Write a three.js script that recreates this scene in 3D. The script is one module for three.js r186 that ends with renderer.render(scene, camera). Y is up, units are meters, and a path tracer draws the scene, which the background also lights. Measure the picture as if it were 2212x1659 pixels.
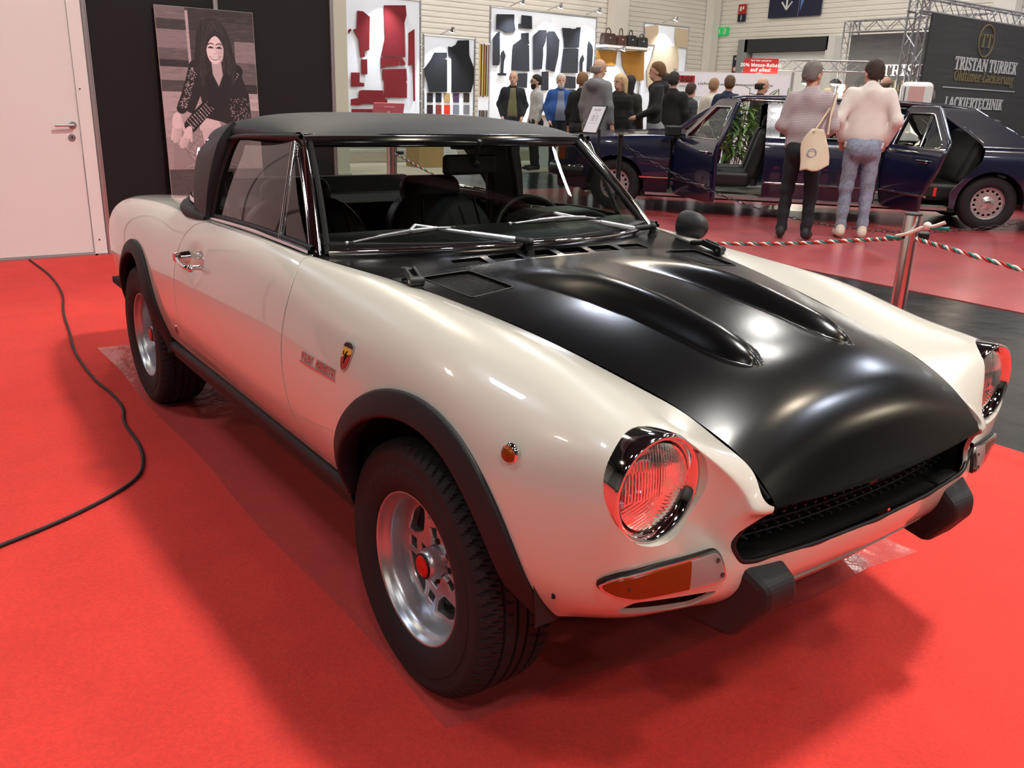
import * as THREE from 'three';
import { mergeGeometries, mergeVertices, toCreasedNormals } from 'three/addons/utils/BufferGeometryUtils.js';
import { RoundedBoxGeometry } from 'three/addons/geometries/RoundedBoxGeometry.js';
import { FontLoader } from 'three/addons/loaders/FontLoader.js';
import { TextGeometry } from 'three/addons/geometries/TextGeometry.js';
import { RectAreaLightUniformsLib } from 'three/addons/lights/RectAreaLightUniformsLib.js';

// ---------------------------------------------------------------- camera, light, exposure
const scene = new THREE.Scene();
const camera = new THREE.PerspectiveCamera(47.99, 2212 / 1659, 0.05, 120);
{
  const yaw = -143.4011 * Math.PI / 180, pitch = -18.2228 * Math.PI / 180, roll = 1.985 * Math.PI / 180;
  const f = new THREE.Vector3(Math.cos(pitch) * Math.cos(yaw), Math.sin(pitch), Math.cos(pitch) * Math.sin(yaw));
  const r0 = new THREE.Vector3().crossVectors(f, new THREE.Vector3(0, 1, 0)).normalize(), u0 = new THREE.Vector3().crossVectors(r0, f);
  const r = r0.clone().multiplyScalar(Math.cos(roll)).addScaledVector(u0, Math.sin(roll));
  const u = u0.clone().multiplyScalar(Math.cos(roll)).addScaledVector(r0, -Math.sin(roll));
  camera.position.set(1.4789, 1.3002, 1.5752);
  camera.up.copy(u); camera.lookAt(camera.position.clone().add(f));
}
const renderer = new THREE.WebGLRenderer({ antialias: true });
renderer.toneMapping = THREE.LinearToneMapping;
renderer.toneMappingExposure = 1.1;
renderer.shadowMap.enabled = true;
RectAreaLightUniformsLib.init();
scene.background = new THREE.Color(0x000000);
// hall lamps: [x, z, width, depth, brightness, colour]; hung under the ceiling, all facing down
const LAMP_Y = 8.6;
const WARM = 0xffecd0, COOL = 0xe4edff, NEUT = 0xfffaf4;
const LAMPS = [
  [.6, -2.5, .8, .8, 2.4, NEUT], [1.2, -7.3, .75, .75, .7, WARM], [4.6, -2.6, .8, .8, .7, WARM], [5.5, 3.5, .8, .8, 0.7, NEUT], [-3.5, 4.5, .75, .75, 0.6, COOL],
  [-9, -2, .75, .75, 1.0, WARM], [-9.5, -8.5, .75, .75, 1.0, COOL], [-4.65, -9.85, 1.5, .2, 2.2, NEUT], [2.5, -9.5, .75, .75, 0.9, COOL],
  [-13.5, -5, .75, .75, 1.0, NEUT], [-13.5, -12, .75, .75, 1.1, WARM], [-8.5, -14.5, .75, .75, 1.0, NEUT], [-2.5, -16, .75, .75, 1.0, COOL],
  [8.5, -7, .75, .75, 0.8, WARM], [11, 0, .75, .75, 0.8, COOL], [10, 8, .75, .75, 0.9, WARM], [2, 10, .75, .75, 0.9, NEUT],
  [-8, 8, .75, .75, 0.8, WARM], [-14, 3, .75, .75, 0.7, COOL], [16, -12, .75, .75, 0.8, NEUT], [6, -15, .75, .75, 0.8, WARM],
];
const LAMP_POWER = 92;

// ---------------------------------------------------------------- helpers
const V3 = (x, y, z) => new THREE.Vector3(x, y, z);
const lerp = (a, b, t) => a + (b - a) * t, clamp = (x, a, b) => Math.min(b, Math.max(a, x));
const sstep = (a, b, x) => { const t = clamp((x - a) / (b - a), 0, 1); return t * t * (3 - 2 * t); };
let seed = 12345;
const rnd = () => { seed = (seed * 1664525 + 1013904223) >>> 0; return seed / 4294967296; };
const rr = (a, b) => a + (b - a) * rnd();
const used = {};
function numbered(n) { used[n] = (used[n] ?? -1) + 1; return used[n] ? n + '_' + String(used[n]).padStart(3, '0') : n; }
function shade(o) { o.castShadow = true; o.receiveShadow = true; return o; }
function mesh(name, geo, mat, parent, top) {
  if (Array.isArray(geo)) geo = merge(geo);
  const m = shade(new THREE.Mesh(geo, mat)); m.name = parent ? name : numbered(name); (parent || scene).add(m); return m;
}
function merge(gs) {
  gs = gs.map(g => { g = g.index ? g.toNonIndexed() : g; const n = new THREE.BufferGeometry(); n.setAttribute('position', g.attributes.position);
    if (!g.attributes.normal) g.computeVertexNormals(); n.setAttribute('normal', g.attributes.normal);
    if (g.attributes.uv) n.setAttribute('uv', g.attributes.uv); else n.setAttribute('uv', new THREE.BufferAttribute(new Float32Array(g.attributes.position.count * 2), 2)); return n; });
  return mergeGeometries(gs);
}
function tag(o, label, category, group, kind) {
  o.userData.label = label; if (category) o.userData.category = category;
  if (group) o.userData.group = group; if (kind) o.userData.kind = kind; return o;
}
function thing(name, label, category, pos = [0, 0, 0], turn = 0, group) {
  const g = new THREE.Group(); g.name = numbered(name); g.position.set(...pos); g.rotation.y = turn; scene.add(g);
  return tag(g, label, category, group);
}
function struct(name, geo, mat, label) { const m = mesh(name, geo, mat); m.userData.kind = 'structure'; if (label) m.userData.label = label; return m; }
const tf = (g, p = [0, 0, 0], r = [0, 0, 0], s = 1) => { const m = new THREE.Matrix4().compose(V3(...p), new THREE.Quaternion().setFromEuler(new THREE.Euler(...r)), Array.isArray(s) ? V3(...s) : V3(s, s, s)); g.applyMatrix4(m); return g; };
function box(w, h, d, p = [0, 0, 0], r = [0, 0, 0], bev = 0) {
  const g = bev ? new RoundedBoxGeometry(w, h, d, 2, Math.min(bev, Math.min(w, h, d) * .49)) : new THREE.BoxGeometry(w, h, d); return tf(g, p, r);
}
function cyl(r1, r2, h, p = [0, 0, 0], r = [0, 0, 0], n = 20) { return tf(new THREE.CylinderGeometry(r1, r2, h, n), p, r); }
function rod(a, b, r, n = 8, r2) { // straight bar between two points
  const A = V3(...a), B = V3(...b), d = B.clone().sub(A), L = d.length();
  const g = new THREE.CylinderGeometry(r2 ?? r, r, L, n); g.translate(0, L / 2, 0);
  g.applyQuaternion(new THREE.Quaternion().setFromUnitVectors(V3(0, 1, 0), d.normalize())); g.translate(A.x, A.y, A.z); return g;
}
function tube(pts, r, seg = 40, n = 8, closed = false) { return new THREE.TubeGeometry(new THREE.CatmullRomCurve3(pts.map(p => Array.isArray(p) ? V3(...p) : p), closed), seg, r, n, closed); }
function ball(r, p, s = [1, 1, 1], n = 16) { return tf(new THREE.SphereGeometry(r, n, Math.ceil(n * .7)), p, [0, 0, 0], s); }
function lathe(pts, n = 48) { return new THREE.LatheGeometry(pts.map(p => new THREE.Vector2(p[0], p[1])), n); }
function shapeOf(pts) { const s = new THREE.Shape(); pts.forEach((p, i) => i ? s.lineTo(p[0], p[1]) : s.moveTo(p[0], p[1])); s.closePath(); return s; }
function roundPoly(pts, r, n = 4) { // polygon with rounded corners
  const out = [], N = pts.length;
  for (let i = 0; i < N; i++) {
    const p = pts[i], a = pts[(i + N - 1) % N], b = pts[(i + 1) % N];
    const da = [a[0] - p[0], a[1] - p[1]], db = [b[0] - p[0], b[1] - p[1]], la = Math.hypot(...da), lb = Math.hypot(...db);
    const q = Math.min(r, la * .45, lb * .45), A = [p[0] + da[0] / la * q, p[1] + da[1] / la * q], B = [p[0] + db[0] / lb * q, p[1] + db[1] / lb * q];
    for (let k = 0; k <= n; k++) { const t = k / n; out.push([(1 - t) * (1 - t) * A[0] + 2 * t * (1 - t) * p[0] + t * t * B[0], (1 - t) * (1 - t) * A[1] + 2 * t * (1 - t) * p[1] + t * t * B[1]]); }
  }
  return out;
}
function extr(pts, depth, bev = 0, holes = []) {
  const s = shapeOf(pts); for (const h of holes) { const p = new THREE.Path(); h.forEach((q, i) => i ? p.lineTo(q[0], q[1]) : p.moveTo(q[0], q[1])); p.closePath(); s.holes.push(p); }
  return new THREE.ExtrudeGeometry(s, { depth, bevelEnabled: bev > 0, bevelSize: bev, bevelThickness: bev, bevelSegments: 2, steps: 1, curveSegments: 6 });
}
function interp(tab, x) { // smooth table lookup (Catmull-Rom)
  const n = tab.length; if (x <= tab[0][0]) return tab[0][1]; if (x >= tab[n - 1][0]) return tab[n - 1][1];
  let i = 0; while (tab[i + 1][0] < x) i++;
  const [x0, y0] = tab[i], [x1, y1] = tab[i + 1], h = x1 - x0, t = (x - x0) / h;
  const m0 = i ? (y1 - tab[i - 1][1]) / (x1 - tab[i - 1][0]) : (y1 - y0) / h, m1 = i + 2 < n ? (tab[i + 2][1] - y0) / (tab[i + 2][0] - x0) : (y1 - y0) / h;
  const t2 = t * t, t3 = t2 * t;
  return (2 * t3 - 3 * t2 + 1) * y0 + (t3 - 2 * t2 + t) * h * m0 + (-2 * t3 + 3 * t2) * y1 + (t3 - t2) * h * m1;
}
// grid surface from a function (u, v in 0..1) -> [x, y, z]
function surf(fn, nu, nv, flip) {
  const pos = [], uv = [], idx = [];
  for (let i = 0; i <= nu; i++) for (let j = 0; j <= nv; j++) { pos.push(...fn(i / nu, j / nv)); uv.push(i / nu, j / nv); }
  for (let i = 0; i < nu; i++) for (let j = 0; j < nv; j++) { const a = i * (nv + 1) + j, b = a + nv + 1; flip ? idx.push(a, a + 1, b, b, a + 1, b + 1) : idx.push(a, b, a + 1, b, b + 1, a + 1); }
  const g = new THREE.BufferGeometry(); g.setAttribute('position', new THREE.Float32BufferAttribute(pos, 3)); g.setAttribute('uv', new THREE.Float32BufferAttribute(uv, 2));
  g.setIndex(idx); g.computeVertexNormals(); return g;
}
// a sheet with thickness: surface, its offset back and the rim between
function slab(fn, nu, nv, t) {
  const a = surf(fn, nu, nv), P = a.attributes.position, N = a.attributes.normal, b = surf(fn, nu, nv, true), Q = b.attributes.position;
  for (let i = 0; i < P.count; i++) Q.setXYZ(i, P.getX(i) - N.getX(i) * t, P.getY(i) - N.getY(i) * t, P.getZ(i) - N.getZ(i) * t);
  b.computeVertexNormals();
  const rim = []; const id = (i, j) => i * (nv + 1) + j; const loop = [];
  for (let i = 0; i < nu; i++) loop.push(id(i, 0)); for (let j = 0; j < nv; j++) loop.push(id(nu, j));
  for (let i = nu; i > 0; i--) loop.push(id(i, nv)); for (let j = nv; j > 0; j--) loop.push(id(0, j));
  for (let k = 0; k < loop.length; k++) { const p = loop[k], q = loop[(k + 1) % loop.length]; const A = [P.getX(p), P.getY(p), P.getZ(p)], B = [P.getX(q), P.getY(q), P.getZ(q)], C = [Q.getX(p), Q.getY(p), Q.getZ(p)], D = [Q.getX(q), Q.getY(q), Q.getZ(q)]; rim.push(...A, ...C, ...B, ...B, ...C, ...D); }
  const r = new THREE.BufferGeometry(); r.setAttribute('position', new THREE.Float32BufferAttribute(rim, 3)); r.computeVertexNormals();
  return merge([a, b, r]);
}
function mirrorZ(g) { // copy mirrored in z with the winding kept right
  const n = (g.index ? g.toNonIndexed() : g.clone()), P = n.attributes.position, N = n.attributes.normal, U = n.attributes.uv;
  for (let i = 0; i < P.count; i++) { P.setZ(i, -P.getZ(i)); if (N) N.setZ(i, -N.getZ(i)); }
  const sw = (A, s) => { for (let i = 0; i < A.count; i += 3) for (let k = 0; k < s; k++) { const a = A.array[(i + 1) * s + k]; A.array[(i + 1) * s + k] = A.array[(i + 2) * s + k]; A.array[(i + 2) * s + k] = a; } };
  sw(P, 3); if (N) sw(N, 3); if (U) sw(U, 2); return n;
}
// ---------------------------------------------------------------- procedural textures
function noiseTex(w, h, fn, srgb, rep) {
  const d = new Uint8Array(w * h * 4);
  for (let y = 0; y < h; y++) for (let x = 0; x < w; x++) { const c = fn(x, y); const k = (y * w + x) * 4; d[k] = c[0]; d[k + 1] = c[1]; d[k + 2] = c[2]; d[k + 3] = 255; }
  const t = new THREE.DataTexture(d, w, h); t.magFilter = THREE.LinearFilter; t.minFilter = THREE.LinearFilter; t.wrapS = t.wrapT = THREE.RepeatWrapping;
  if (srgb) t.colorSpace = THREE.SRGBColorSpace; if (rep) t.repeat.set(rep[0], rep[1]); t.needsUpdate = true; return t;
}
function valueNoise(n, oct, sd) { // tileable fractal noise n x n in 0..1
  seed = sd; const out = new Float32Array(n * n); let amp = 1, tot = 0;
  for (const f of oct) {
    const g = new Float32Array(f * f).map(() => rnd());
    for (let y = 0; y < n; y++) for (let x = 0; x < n; x++) {
      const u = x / n * f, v = y / n * f, i = Math.floor(u), j = Math.floor(v), a = u - i, b = v - j, sa = a * a * (3 - 2 * a), sb = b * b * (3 - 2 * b), i1 = (i + 1) % f, j1 = (j + 1) % f;
      out[y * n + x] += amp * lerp(lerp(g[j * f + i], g[j * f + i1], sa), lerp(g[j1 * f + i], g[j1 * f + i1], sa), sb);
    }
    tot += amp; amp *= .6;
  }
  return out.map(v => v / tot);
}
const NZ_FINE = valueNoise(512, [128, 256], 11), NZ_MID = valueNoise(256, [8, 16, 32, 64], 23), NZ_SOFT = valueNoise(256, [4, 8, 16], 37);
const bumpFine = noiseTex(512, 512, (x, y) => { const v = NZ_FINE[y * 512 + x] * 255; return [v, v, v]; });
const bumpMid = noiseTex(256, 256, (x, y) => { const v = NZ_MID[y * 256 + x] * 255; return [v, v, v]; });
const clone = (t, a, b) => { const c = t.clone(); c.repeat.set(a, b); c.needsUpdate = true; return c; };
function canvasTex(w, h, draw) { const c = document.createElement('canvas'); c.width = w; c.height = h; draw(c.getContext('2d'), w, h); const t = new THREE.CanvasTexture(c); t.colorSpace = THREE.SRGBColorSpace; return t; }
const std = (color, rough = .6, metal = 0, o = {}) => new THREE.MeshStandardMaterial({ color, roughness: rough, metalness: metal, ...o });
const phy = (color, rough, o = {}) => new THREE.MeshPhysicalMaterial({ color, roughness: rough, ...o });
const M = {
  white: phy(0xd0cdc2, .3, { clearcoat: 1, clearcoatRoughness: .03 }),
  hood: phy(0x060607, .21, { specularIntensity: .9 }),
  rubber: std(0x17181a, .62), plastic: std(0x101011, .5), blackGloss: phy(0x070708, .15), trim: std(0x1c1d1f, .55),
  vinyl: std(0x1d1e20, .55, 0, { bumpMap: clone(bumpFine, 3, 3), bumpScale: .0006 }),
  dark: std(0x060606, .9), under: std(0x0a0a0a, .85), leather: std(0x141312, .42),
  chrome: std(0xe4e4e6, .05, 1), steel: std(0xc9c9cc, .22, 1), alu: std(0xb9babd, .38, 1), silver: std(0xb9bcc2, .33, .85),
  tyre: std(0x141414, .78), red: std(0xb21710, .4), amber: phy(0x8a3c06, .18, { transmission: .2, thickness: .006, ior: 1.45 }),
  glass: phy(0xffffff, .0, { transmission: 1, thickness: 0, ior: 1.5 }),
  glassTint: phy(0xc9d4cf, .0, { transmission: 1, thickness: 0, ior: 1.5 }),
  lens: phy(0xffffff, .04, { transmission: 1, thickness: 0, ior: 1.45 }),
};
// ---------------------------------------------------------------- hall: floor, walls, ceiling, lamps
const HX0 = -17.6, HX1 = 20, HZ0 = -19.6, HZ1 = 18, HH = 9.4;
const uvm = (g, s = 1) => { // uv in metres from position, by dominant normal
  const P = g.attributes.position, N = g.attributes.normal, U = new Float32Array(P.count * 2);
  for (let i = 0; i < P.count; i++) { const ax = Math.abs(N.getX(i)), ay = Math.abs(N.getY(i)), az = Math.abs(N.getZ(i));
    if (ay >= ax && ay >= az) { U[2 * i] = P.getX(i) * s; U[2 * i + 1] = P.getZ(i) * s; } else if (ax >= az) { U[2 * i] = P.getZ(i) * s; U[2 * i + 1] = P.getY(i) * s; } else { U[2 * i] = P.getX(i) * s; U[2 * i + 1] = P.getY(i) * s; } }
  g.setAttribute('uv', new THREE.BufferAttribute(U, 2)); return g;
};
const floorTex = noiseTex(512, 512, (x, y) => { const v = NZ_MID[(y >> 1) * 256 + (x >> 1)], f = NZ_FINE[y * 512 + x]; const k = 26 + 22 * (v - .4) + 16 * (f - .5); return [k, k, k * 1.04]; }, true);
const floorRough = noiseTex(256, 256, (x, y) => { const v = 70 + 90 * NZ_MID[y * 256 + x]; return [v, v, v]; });
M.floor = std(0xffffff, .5, 0, { map: clone(floorTex, .5, .5), roughnessMap: clone(floorRough, .35, .35), bumpMap: clone(bumpMid, .8, .8), bumpScale: .002 });
struct('floor', uvm(box(HX1 - HX0 + .6, .2, HZ1 - HZ0 + .6, [(HX0 + HX1) / 2, -.1, (HZ0 + HZ1) / 2])), M.floor, 'black worn hall floor');
const redTex = noiseTex(512, 512, (x, y) => { const f = NZ_FINE[y * 512 + x], s = NZ_SOFT[(y >> 1) * 256 + (x >> 1)]; const k = .95 + .11 * (f - .5) + .09 * (s - .5); return [clamp(230 * k, 0, 255), 62 * k, 53 * k]; }, true);
M.carpet = std(0xffffff, .95, 0, { map: clone(redTex, 1.2, 1.2), bumpMap: clone(bumpFine, 2.5, 2.5), bumpScale: .0016 });
tag(mesh('red_carpet', uvm(box(12.06, .006, 9.05, [-.03, .003, 2.475])), M.carpet), 'bright red carpet under the white roadster', 'carpet');
const redTex2 = noiseTex(256, 256, (x, y) => { const k = .92 + .2 * (NZ_SOFT[y * 256 + x] - .5) + .12 * (NZ_MID[y * 256 + x] - .5); return [196 * k, 74 * k, 78 * k]; }, true);
M.film2 = phy(0xffffff, .55, { clearcoat: 1, clearcoatRoughness: .22, map: clone(redTex2, .5, .5), bumpMap: clone(bumpMid, 3, 3), bumpScale: .006 });
tag(mesh('red_carpet', uvm(box(16.2, .006, 9.6, [-1.2, .003, -9.6])), M.film2), 'film covered red carpet under the dark blue limousine', 'carpet');
M.beige = std(0xb9ad9a, .95, 0, { bumpMap: clone(bumpFine, 2, 2), bumpScale: .003 });
tag(mesh('beige_carpet', uvm(box(5.6, .006, 9.5, [-14.75, .003, -8.6])), M.beige), 'pale beige carpet of the car carpet stand', 'carpet');
M.wall = std(0xe8e4dc, .75); M.wallB = std(0x83807a, .8); M.ceil = std(0x303134, .85); M.beam = std(0x8f9196, .6);
// corrugated sheet wall: horizontal folded ribs
function ribWall(len, h, pitch, depth) {
  const pts = []; for (let y = 0; y < h; y += pitch) { pts.push([y, 0], [y + pitch * .55, 0], [y + pitch * .62, depth], [y + pitch * .93, depth], [y + pitch, 0]); }
  pts.push([pts[pts.length - 1][0], -.12], [0, -.12]);
  const g = extr(pts.map(p => [p[1], p[0]]), len); return g; // profile in x-y, along +z
}
{
  const g = ribWall(HZ1 - HZ0, HH, .125, -.02); g.translate(HX0, 0, HZ0); struct('wall_west', g, M.wall, 'white ribbed metal hall wall');
  const k = ribWall(HX1 - HX0, HH, .125, -.02); k.rotateY(-Math.PI / 2); k.translate(HX1, 0, HZ0); 
  struct('wall_north', k, M.wall, 'white ribbed metal hall wall');
  struct('wall_east', box(.2, HH, HZ1 - HZ0, [HX1 + .1, HH / 2, (HZ0 + HZ1) / 2]), M.wallB, 'grey hall wall');
  struct('wall_south', box(HX1 - HX0, HH, .2, [(HX0 + HX1) / 2, HH / 2, HZ1 + .1]), M.wallB, 'grey hall wall');
  struct('ceiling', box(HX1 - HX0 + .6, .2, HZ1 - HZ0 + .6, [(HX0 + HX1) / 2, HH + .1, (HZ0 + HZ1) / 2]), M.ceil, 'grey hall ceiling');
  for (let i = 0; i < 6; i++) struct('trim_' + (i + 1), box(.35, .5, HZ1 - HZ0, [-15 + i * 6.4, HH - .25, (HZ0 + HZ1) / 2]), M.beam, 'steel roof beam');
}
const lampHousing = std(0x3a3b3e, .5, .4);
LAMPS.forEach(([x, z, w, d, b, col], i) => {
  const t = thing('hall_lamp', 'square ceiling lamp of the exhibition hall', 'lamp', [x, LAMP_Y, z], 0, 'hall ceiling lamps');
  mesh('housing', [box(w + .1, .1, d + .1, [0, .06, 0]), rod([0, .1, 0], [0, HH - LAMP_Y - .03, 0], .02)], lampHousing, t);
  mesh('diffuser', box(w, .02, d, [0, 0, 0]), std(0x000000, 1, 0, { emissive: col, emissiveIntensity: 30 * b }), t);
  const L = new THREE.RectAreaLight(col, LAMP_POWER * b, w, d); L.position.set(0, -.02, 0); L.rotation.x = -Math.PI / 2; t.add(L);
});
// ---------------------------------------------------------------- white roadster: body surface
// sections of the right half, tail to nose; each point [x, y, z], rows from belt / bonnet edge down to the sill
const SEC = (x, p) => p.map(q => [x, q[1], q[0]]);
const CTRL = [
  [[-3.22, .74, .20], [-3.22, .742, .34], [-3.225, .735, .44], [-3.23, .70, .50], [-3.235, .65, .52], [-3.24, .57, .52], [-3.235, .47, .50], [-3.2, .36, .46]],
  SEC(-3.15, [[.35, .755], [.48, .757], [.555, .747], [.605, .715], [.632, .66], [.638, .575], [.63, .48], [.60, .36]]),
  SEC(-2.9, [[.36, .80], [.52, .806], [.605, .794], [.655, .758], [.687, .69], [.697, .60], [.69, .48], [.66, .35]]),
  SEC(-2.55, [[.38, .832], [.54, .84], [.63, .828], [.685, .786], [.722, .71], [.735, .60], [.73, .48], [.70, .34]]),
  SEC(-2.22, [[.45, .852], [.57, .858], [.645, .845], [.70, .80], [.737, .72], [.751, .60], [.745, .48], [.71, .34]]),
  SEC(-1.85, [[.58, .862], [.62, .862], [.665, .846], [.712, .80], [.749, .72], [.765, .60], [.755, .48], [.715, .35]]),
  SEC(-1.5, [[.655, .872], [.675, .87], [.70, .853], [.733, .808], [.764, .72], [.777, .60], [.765, .48], [.72, .365]]),
  SEC(-1.1, [[.662, .884], [.68, .882], [.705, .864], [.738, .815], [.768, .72], [.781, .61], [.77, .48], [.72, .37]]),
  SEC(-.7, [[.65, .878], [.675, .876], [.703, .858], [.738, .81], [.768, .72], [.781, .61], [.77, .48], [.72, .37]]),
  SEC(-.35, [[.553, .856], [.61, .864], [.665, .848], [.718, .80], [.757, .72], [.775, .61], [.765, .48], [.72, .37]]),
  SEC(0, [[.475, .82], [.56, .842], [.635, .836], [.70, .793], [.747, .715], [.768, .61], [.76, .48], [.715, .36]]),
  SEC(.2, [[.438, .789], [.53, .815], [.61, .811], [.682, .765], [.73, .69], [.75, .60], [.742, .48], [.70, .35]]),
  SEC(.36, [[.410, .758], [.515, .785], [.60, .782], [.665, .735], [.707, .665], [.722, .58], [.712, .46], [.665, .358]]),
  [[.45, .737, .395], [.47, .764, .50], [.492, .768, .58], [.524, .733, .640], [.538, .66, .668], [.526, .57, .675], [.490, .452, .666], [.42, .366, .625]],
  [[.535, .704, .384], [.558, .738, .492], [.556, .730, .512], [.556, .69, .56], [.562, .63, .582], [.567, .552, .585], [.553, .447, .581], [.488, .372, .545]],
  [[.60, .666, .372], [.613, .653, .413], [.603, .641, .427], [.574, .60, .456], [.576, .56, .460], [.599, .515, .455], [.592, .437, .452], [.518, .372, .44]],
  [[.645, .621, .366], [.643, .612, .386], [.628, .598, .388], [.62, .57, .385], [.62, .54, .38], [.62, .495, .37], [.608, .43, .355], [.547, .362, .335]],
  [[.652, .615, .18], [.652, .607, .18], [.648, .59, .18], [.644, .565, .18], [.64, .535, .18], [.636, .49, .18], [.618, .43, .18], [.56, .355, .18]],
  [[.656, .615, 0], [.656, .607, 0], [.652, .59, 0], [.648, .565, 0], [.644, .535, 0], [.640, .49, 0], [.622, .43, 0], [.564, .355, 0]],
];
const NC = CTRL.length, NR = 8;
const bs = t => [(1 - t) ** 3 / 6, (3 * t * t * t - 6 * t * t + 4) / 6, (-3 * t * t * t + 3 * t * t + 3 * t + 1) / 6, t * t * t / 6];
const bodyNet = (() => {
  const D = CTRL; let P = CTRL.map(c => c.map(p => [...p]));
  const get = (P, i, j) => {
    if (i < 0) { const a = get(P, 0, j), b = get(P, 1, j); return a.map((v, k) => 2 * v - b[k]); }
    if (i >= NC) { const b = get(P, NC - 2, j); return [b[0], b[1], -b[2]]; }
    if (j < 0) { const a = P[i][0], b = P[i][1]; return a.map((v, k) => 2 * v - b[k]); }
    if (j >= NR) { const a = P[i][NR - 1], b = P[i][NR - 2]; return a.map((v, k) => 2 * v - b[k]); }
    return P[i][j];
  };
  for (let it = 0; it < 5; it++) {
    const Q = P.map((c, i) => c.map((p, j) => { const s = [0, 0, 0]; for (let a = -1; a < 2; a++) for (let b = -1; b < 2; b++) { const w = (a ? 1 / 6 : 4 / 6) * (b ? 1 / 6 : 4 / 6), q = get(P, i + a, j + b); for (let k = 0; k < 3; k++) s[k] += w * q[k]; } return p.map((v, k) => v + D[i][j][k] - s[k]); }));
    P = Q;
  }
  return (u, v) => { // u in 0..NC-1, v in 0..NR-1
    const i = Math.min(Math.floor(u), NC - 2), j = Math.min(Math.floor(v), NR - 2), wu = bs(u - i), wv = bs(v - j), s = [0, 0, 0];
    for (let a = 0; a < 4; a++) for (let b = 0; b < 4; b++) { const q = get(P, i + a - 1, j + b - 1), w = wu[a] * wv[b]; s[0] += w * q[0]; s[1] += w * q[1]; s[2] += w * q[2]; }
    return s;
  };
})();
function bodyPt(u, v) {
  const p = bodyNet(u, v);
  if (p[0] < -1 && p[0] > -1.8) { const dx = (p[0] + 1.40) / .075, dy = (p[1] - .752) / .045, r = dx * dx + dy * dy; p[2] -= .016 * Math.exp(-r * r * .5 - r * .3); }
  return p;
}
// dense grid
const SEGU = [6, 10, 16, 16, 18, 18, 20, 20, 18, 18, 12, 10, 10, 12, 12, 12, 14, 12], SEGV = [6, 8, 9, 10, 12, 12, 12];
const BODY = (() => {
  const us = [], vs = []; SEGU.forEach((n, i) => { for (let k = 0; k < n; k++) us.push(i + k / n); }); us.push(NC - 1);
  SEGV.forEach((n, i) => { for (let k = 0; k < n; k++) vs.push(i + k / n); }); vs.push(NR - 1);
  const nu = us.length, nv = vs.length, P = [], N = [];
  for (const u of us) for (const v of vs) {
    P.push(bodyPt(u, v)); const e = .01;
    const a = bodyPt(Math.min(u + e, NC - 1), v), b = bodyPt(Math.max(u - e, 0), v), c = bodyPt(u, Math.min(v + e, NR - 1)), d = bodyPt(u, Math.max(v - e, 0));
    const n = V3(a[0] - b[0], a[1] - b[1], a[2] - b[2]).cross(V3(c[0] - d[0], c[1] - d[1], c[2] - d[2])).normalize(); N.push([-n.x, -n.y, -n.z]);
  }
  const T = []; for (let i = 0; i < nu - 1; i++) for (let j = 0; j < nv - 1; j++) { const a = i * nv + j, b = a + nv; T.push([a, a + 1, b], [b, a + 1, b + 1]); }
  // make sure normals point outward (the flank faces +z)
  const mid = P.findIndex(p => p[0] > -1 && p[0] < -.8 && p[1] < .62 && p[1] > .55); if (N[mid][2] < 0) for (const n of N) { n[0] *= -1; n[1] *= -1; n[2] *= -1; }
  return { P, N, T };
})();
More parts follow.
